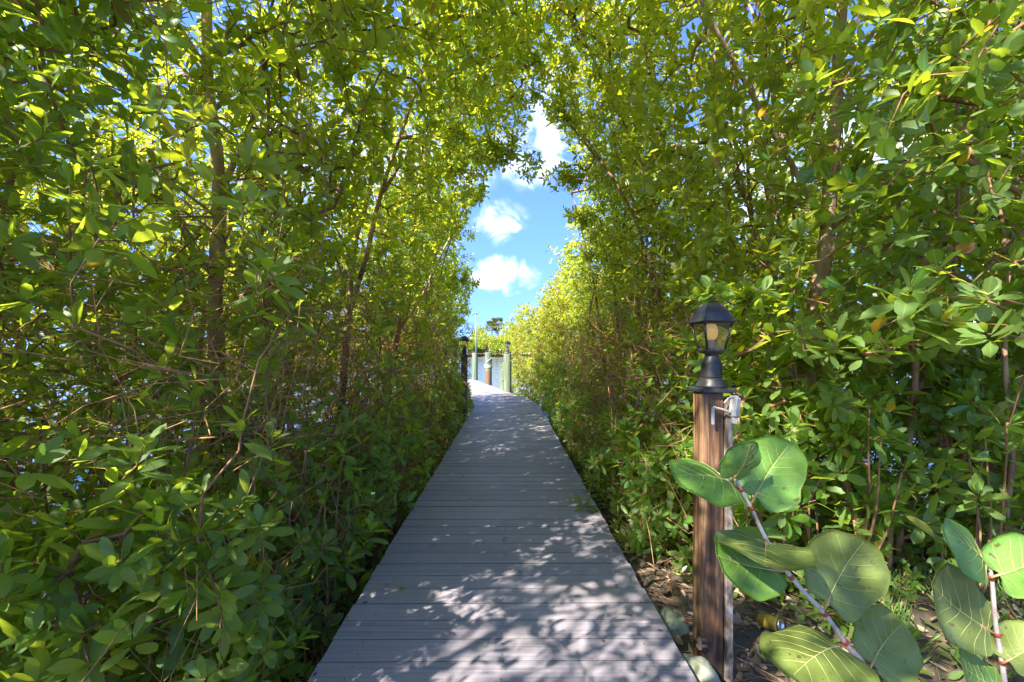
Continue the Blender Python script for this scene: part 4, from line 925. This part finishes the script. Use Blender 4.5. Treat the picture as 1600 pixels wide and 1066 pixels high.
gl = RNG.uniform(.04, .13, n); put_leaves(gr, B_, Ld, RNG.normal(0, 1, (n, 3)), gl, gl * .05 + .002, RNG.random(n), RNG.random(n), 1)
tag((rosettes(gr, np.column_stack([RS[:, 0], RS[:, 1], ground_z(RS[:, 0], RS[:, 1]) + RNG.uniform(.02, .12, len(RS))]), np.tile([0, 0, 1.0], (len(RS), 1)) + RNG.normal(0, .25, (len(RS), 3)), .07, .4, 0, 1, 4, 8), gr)[1].build('grass', [M['grass'], M['leaf_low']]), 'thin green grass tufts and seedlings among the dry leaves on the right', 'grass', kind='stuff')

M['can_yellow'] = simple('yellow_can_paint', [(.42, rgb(.30, .21, .03)), (.55, rgb(.22, .15, .025)), (.66, rgb(.12, .085, .03))], 30, rough=.35, bump=0)
M['can_metal'] = simple('aluminium', [(.3, rgb(.5, .5, .5)), (.7, rgb(.72, .72, .72))], 30, rough=.3, bump=0, metallic=1.0)
cq = P(1203, 956, 2.28); cz = float(ground_z(cq[:1], cq[1:2])[0]) + .045
t = empty('drink_can', (cq[0], cq[1], cz), 'yellow drink can with silver end lying on the litter behind the nearest lamp post', 'can')
Rc = Matrix.Rotation(math.radians(-35), 3, 'Z') @ Matrix.Rotation(math.radians(78), 3, 'Y') ; Rc = Matrix.Rotation(math.radians(-20), 3, 'Z') @ Rc
def rot_lathe(mb, prof, sides=24):
    q = MB(); q.lathe(prof, (0, 0, 0), sides); v = q.v[0] @ np.array(Rc).T + np.array([cq[0], cq[1], cz]); mb.add(v, [f for f, _, _ in q.f])
m_ = MB(); rot_lathe(m_, [(.024, -.055), (.031, -.050), (.033, -.042), (.033, .036), (.031, .044)]); m_.build('can_body', M['can_yellow'], t)
m_ = MB(); rot_lathe(m_, [(.0312, .0441), (.027, .052), (.0275, .0555), (.0245, .0555), (.0235, .051), (.002, .051)]); m_.build('can_end', M['can_metal'], t)

M['concrete'] = simple('mossy_concrete', [(.3, rgb(.10, .12, .075)), (.5, rgb(.2, .22, .15)), (.72, rgb(.38, .38, .34))], 9, rough=.9, bump=.8, bump_dist=.012)
def rock(name, c, s, label, seed, mm='concrete', cat='rock'):
    rs = np.random.default_rng(seed); nu, nv = 18, 11; V = []
    for jv in range(nv):
        th = math.pi * jv / (nv - 1)
        for iu in range(nu):
            a = 2 * math.pi * iu / nu; d = np.array([math.sin(th) * math.cos(a), math.sin(th) * math.sin(a), math.cos(th)]); d = np.sign(d) * np.abs(d) ** .6; V.append(d)
    V = np.array(V); V = V * (1 + .35 * (noise3(V + seed * 7, .6) - .5))[:, None] * np.array(s) + np.array(c)
    q = [[jv * nu + iu, jv * nu + nu + iu, jv * nu + nu + (iu + 1) % nu, jv * nu + (iu + 1) % nu] for jv in range(nv - 1) for iu in range(nu)]
    m_ = MB(); m_.add(V, [q]); tag(m_.build(name, M[mm]), label, cat)
rock('concrete_block', (.80, 1.92, -.14), (.075, .13, .11), 'mossy concrete lump between the plank ends and the nearest lamp post', 3, cat='concrete block')
rock('concrete_block', (.82, 2.33, -.12), (.07, .09, .08), 'smaller pale concrete lump by the plank ends, just beyond the mossy one', 5, cat='concrete block')

def flat_leaf(name, x, y, z, ang, ln, mm, label, cat='leaf', asp=.45):
    m_ = MB(); a = np.array([ang]); put_leaves(m_, np.array([[x, y, z]]), np.array([[math.cos(ang), math.sin(ang), .08]]), np.array([[0, .1, 1.0]]), np.array([ln]), np.array([ln * asp]), np.array([.5]), np.array([.5]), 0)
    tag(m_.build(name, mm), label, cat, 'leaves fallen on the boardwalk')
DL = [(683, 855, .06, 'leaf_litter', 'curled brown leaf on the left half of the planks'), (622, 926, .06, 'leaf_low', 'small green leaf fallen near the left plank ends'), (795, 843, .05, 'leaf_litter', 'small brown leaf in the middle of the planks'),
      (741, 785, .06, 'leaf_litter', 'brown leaf on the planks, farther left of the green sprig'), (722, 744, .06, 'leaf_litter', 'tiny orange-brown leaf near the left overhanging sprig'), (955, 858, .05, 'leaf_litter', 'dark leaf scrap near the right plank ends'),
      (830, 646, .09, 'leaf_litter', 'far brown leaf on the right of the planks near the bend')]
for x, y, ln, mm, l in DL:
    d = FPX * EYE / (y - 548); q = P(x, y, d); flat_leaf('fallen_leaf', q[0], q[1], .012, random.uniform(0, 6.28), ln, M[mm], l)
sg = MB(); d = FPX * EYE / (798 - 548); q = P(915, 798, d)
R_ = np.array([[q[0], q[1], .035], [q[0] - .07, q[1] + .25, .03]]); rosettes(sg, R_, np.array([[.3, -.6, .5], [-.3, .6, .7]]), np.array([.1, .06]), .4, 0, 0, 6, 8); sg.tube([[q[0] + .06, q[1] + .05, .012], [q[0], q[1], .03], [q[0] - .07, q[1] + .25, .02]], .003, 5, 1)
tag(sg.build('fallen_sprig', [M['leaf_low'], M['twig']]), 'broken green leafy sprig lying at the right edge of the planks', 'sprig')

# ------------------------------------------------------------------ far shore
def far_tree_mesh(seed, h, wd, sun_leaf):
    rs = np.random.default_rng(seed); n = 2600; v = rs.normal(size=(n, 3)); v = nrm(v) * rs.random((n, 1)) ** .35
    lobes = np.stack([rs.uniform(-.75, .75, 9) * wd, rs.uniform(-.6, .6, 9) * wd, rs.uniform(.25, .72, 9) * h], -1); rad = rs.uniform(.3, .5, 9)
    w_ = rs.integers(0, 9, n); p = lobes[w_] + v * rad[w_, None] * [wd, wd, h * .55]; p[:, 2] = np.maximum(p[:, 2], .05)
    mb = MB(); s = rs.uniform(.16, .34, n); put_leaves(mb, p, rs.normal(size=(n, 3)), rs.normal(size=(n, 3)) + [0, 0, 1], s, s * .6, rs.random(n), rs.random(9)[w_], 1)
    tr = MB()
    for k in range(3): tr.tube(spline([[0, 0, -.3], [rs.uniform(-.3, .3) * wd, 0, h * .3], [rs.uniform(-.6, .6) * wd, rs.uniform(-.4, .4) * wd, h * .65]], .4), [.12, *([.09] * 50)][:len(spline([[0, 0, -.3], [0, 0, h * .3], [0, 0, h * .65]], .4))] if False else .1, 6)
    return mb.mesh('crown', [M[sun_leaf]]), tr.mesh('trunk', [M['bark']])
var = [far_tree_mesh(1, 5.2, 2.6, 'leaf_sunny'), far_tree_mesh(2, 4.4, 2.3, 'leaf_right'), far_tree_mesh(3, 5.8, 2.8, 'leaf_sunny'), far_tree_mesh(4, 3.4, 2.2, 'leaf_right')]
row = []
for k in range(44):
    x = -64 + k * 2.9 + random.uniform(-.6, .6); row.append((x, 119 + random.uniform(-1, 1.5), random.choice((1, 3, 3, 1)), random.uniform(.8, 1.05)))
    if k % 2 == 0: row.append((x + random.uniform(-1, 1), 125 + random.uniform(-1, 2), random.choice((0, 2)), random.uniform(.95, 1.2)))
for x, y, v, s in row:
    t = empty('shore_tree', (x, y, .2), 'rounded green tree in the tree line across the water, front row' if v in (1, 3) else 'taller yellow-green tree in the tree line across the water, back row', 'tree', 'trees in front along the far shore' if v in (1, 3) else 'taller trees behind along the far shore')
    s *= 1.5; t.scale = (s, s, s); t.rotation_euler.z = random.uniform(0, 6.28)
    for nm, me in (('crown', var[v][0]), ('trunk', var[v][1])):
        o = bpy.data.objects.new(nm, me); COL.objects.link(o); o.parent = t
# palms
M['frond'] = leaf_mat('palm_frond', rgb(.05, .08, .02), rgb(.09, .12, .03), rgb(.14, .16, .05), rgb(.25, .3, .05), .25, .5)
def palm(x, y, h, seed, label):
    rs = np.random.default_rng(seed); t = empty('palm_tree', (x, y, .2), label, 'tree', 'palms across the water')
    tr = MB(); tr.tube(spline([[x, y, 0], [x + .2, y, h * .5], [x + .1, y, h]], .5), .16, 8); tr.build('trunk', M['bark'], t)
    cr = MB()
    for k in range(44):
        a = rs.uniform(0, 6.28); el = rs.uniform(-.5, 1.2); L = 1.9 * rs.uniform(.75, 1.1); d = np.array([math.cos(a) * math.cos(el), math.sin(a) * math.cos(el), math.sin(el)]); c0 = np.array([x + .1, y, h])
        e = c0 + d * L + [0, 0, -.2]; cr.prisms(c0[None], e[None], np.array([.03]), np.array([.02]), 4, 1)
        n = 16; ang = np.linspace(-1.9, 1.9, n); u = nrm(np.cross(d, [0, 0, 1.0]) + 1e-3); w_ = nrm(np.cross(d, u))[None]
        Ld = np.cos(ang)[:, None] * d + np.sin(ang)[:, None] * u + np.array([0, 0, -.25]); put_leaves(cr, np.repeat(e[None], n, 0), Ld, np.repeat(nrm(np.cross(u, d))[None], n, 0), np.full(n, 1.0), np.full(n, .16), rs.random(n), np.full(n, rs.random()), 1)
    cr.build('crown', [M['frond'], M['twig']], t)
palm(P(777, 500, 128)[0], 128, P(777, 508, 128)[2], 1, 'fan palm rising above the far shore trees between the pilings'); palm(P(768, 500, 131)[0], 131, P(768, 512, 131)[2], 2, 'smaller palm just left of the higher fan palm across the water')
M['roof'] = simple('grey_roof', [(.3, rgb(.32, .33, .35)), (.7, rgb(.42, .43, .45))], 3, rough=.7, bump=0); M['stucco'] = simple('stucco', [(.3, rgb(.5, .46, .4)), (.7, rgb(.6, .56, .5))], 3, rough=.9, bump=0)
M['pane'] = simple('window_glass', [(.3, rgb(.02, .03, .04)), (.7, rgb(.04, .05, .06))], 3, rough=.1, bump=0)
hx = P(790, 520, 133)[0] + 2.0; hy = 136
t = empty('house', (hx, hy, .2), 'house with grey roof showing behind the trees across the water', 'house')
m_ = MB(); m_.box((hx, hy, 2.0), (12, 8, 4.0), 0); m_.build('wall', M['stucco'], t)
m_ = MB(); v = np.array([[-6.7, -4.7, 4.0], [6.7, -4.7, 4.0], [6.7, 4.7, 4.0], [-6.7, 4.7, 4.0], [-3.4, 0, 6.3], [3.4, 0, 6.3]]) + [hx, hy, 0.003]; m_.add(v, [[[0, 1, 5, 4], [2, 3, 4, 5]], [[1, 2, 5], [3, 0, 4]], [[3, 2, 1, 0]]], smooth=False); m_.build('roof', M['roof'], t)
for dx in (-4, -1.2, 1.6, 4.2):
    m_ = MB(); m_.box((hx + dx, hy - 4.01, 2.3), (1.3, .06, 1.5), 0, None, .01); m_.build('window', M['pane'], t)
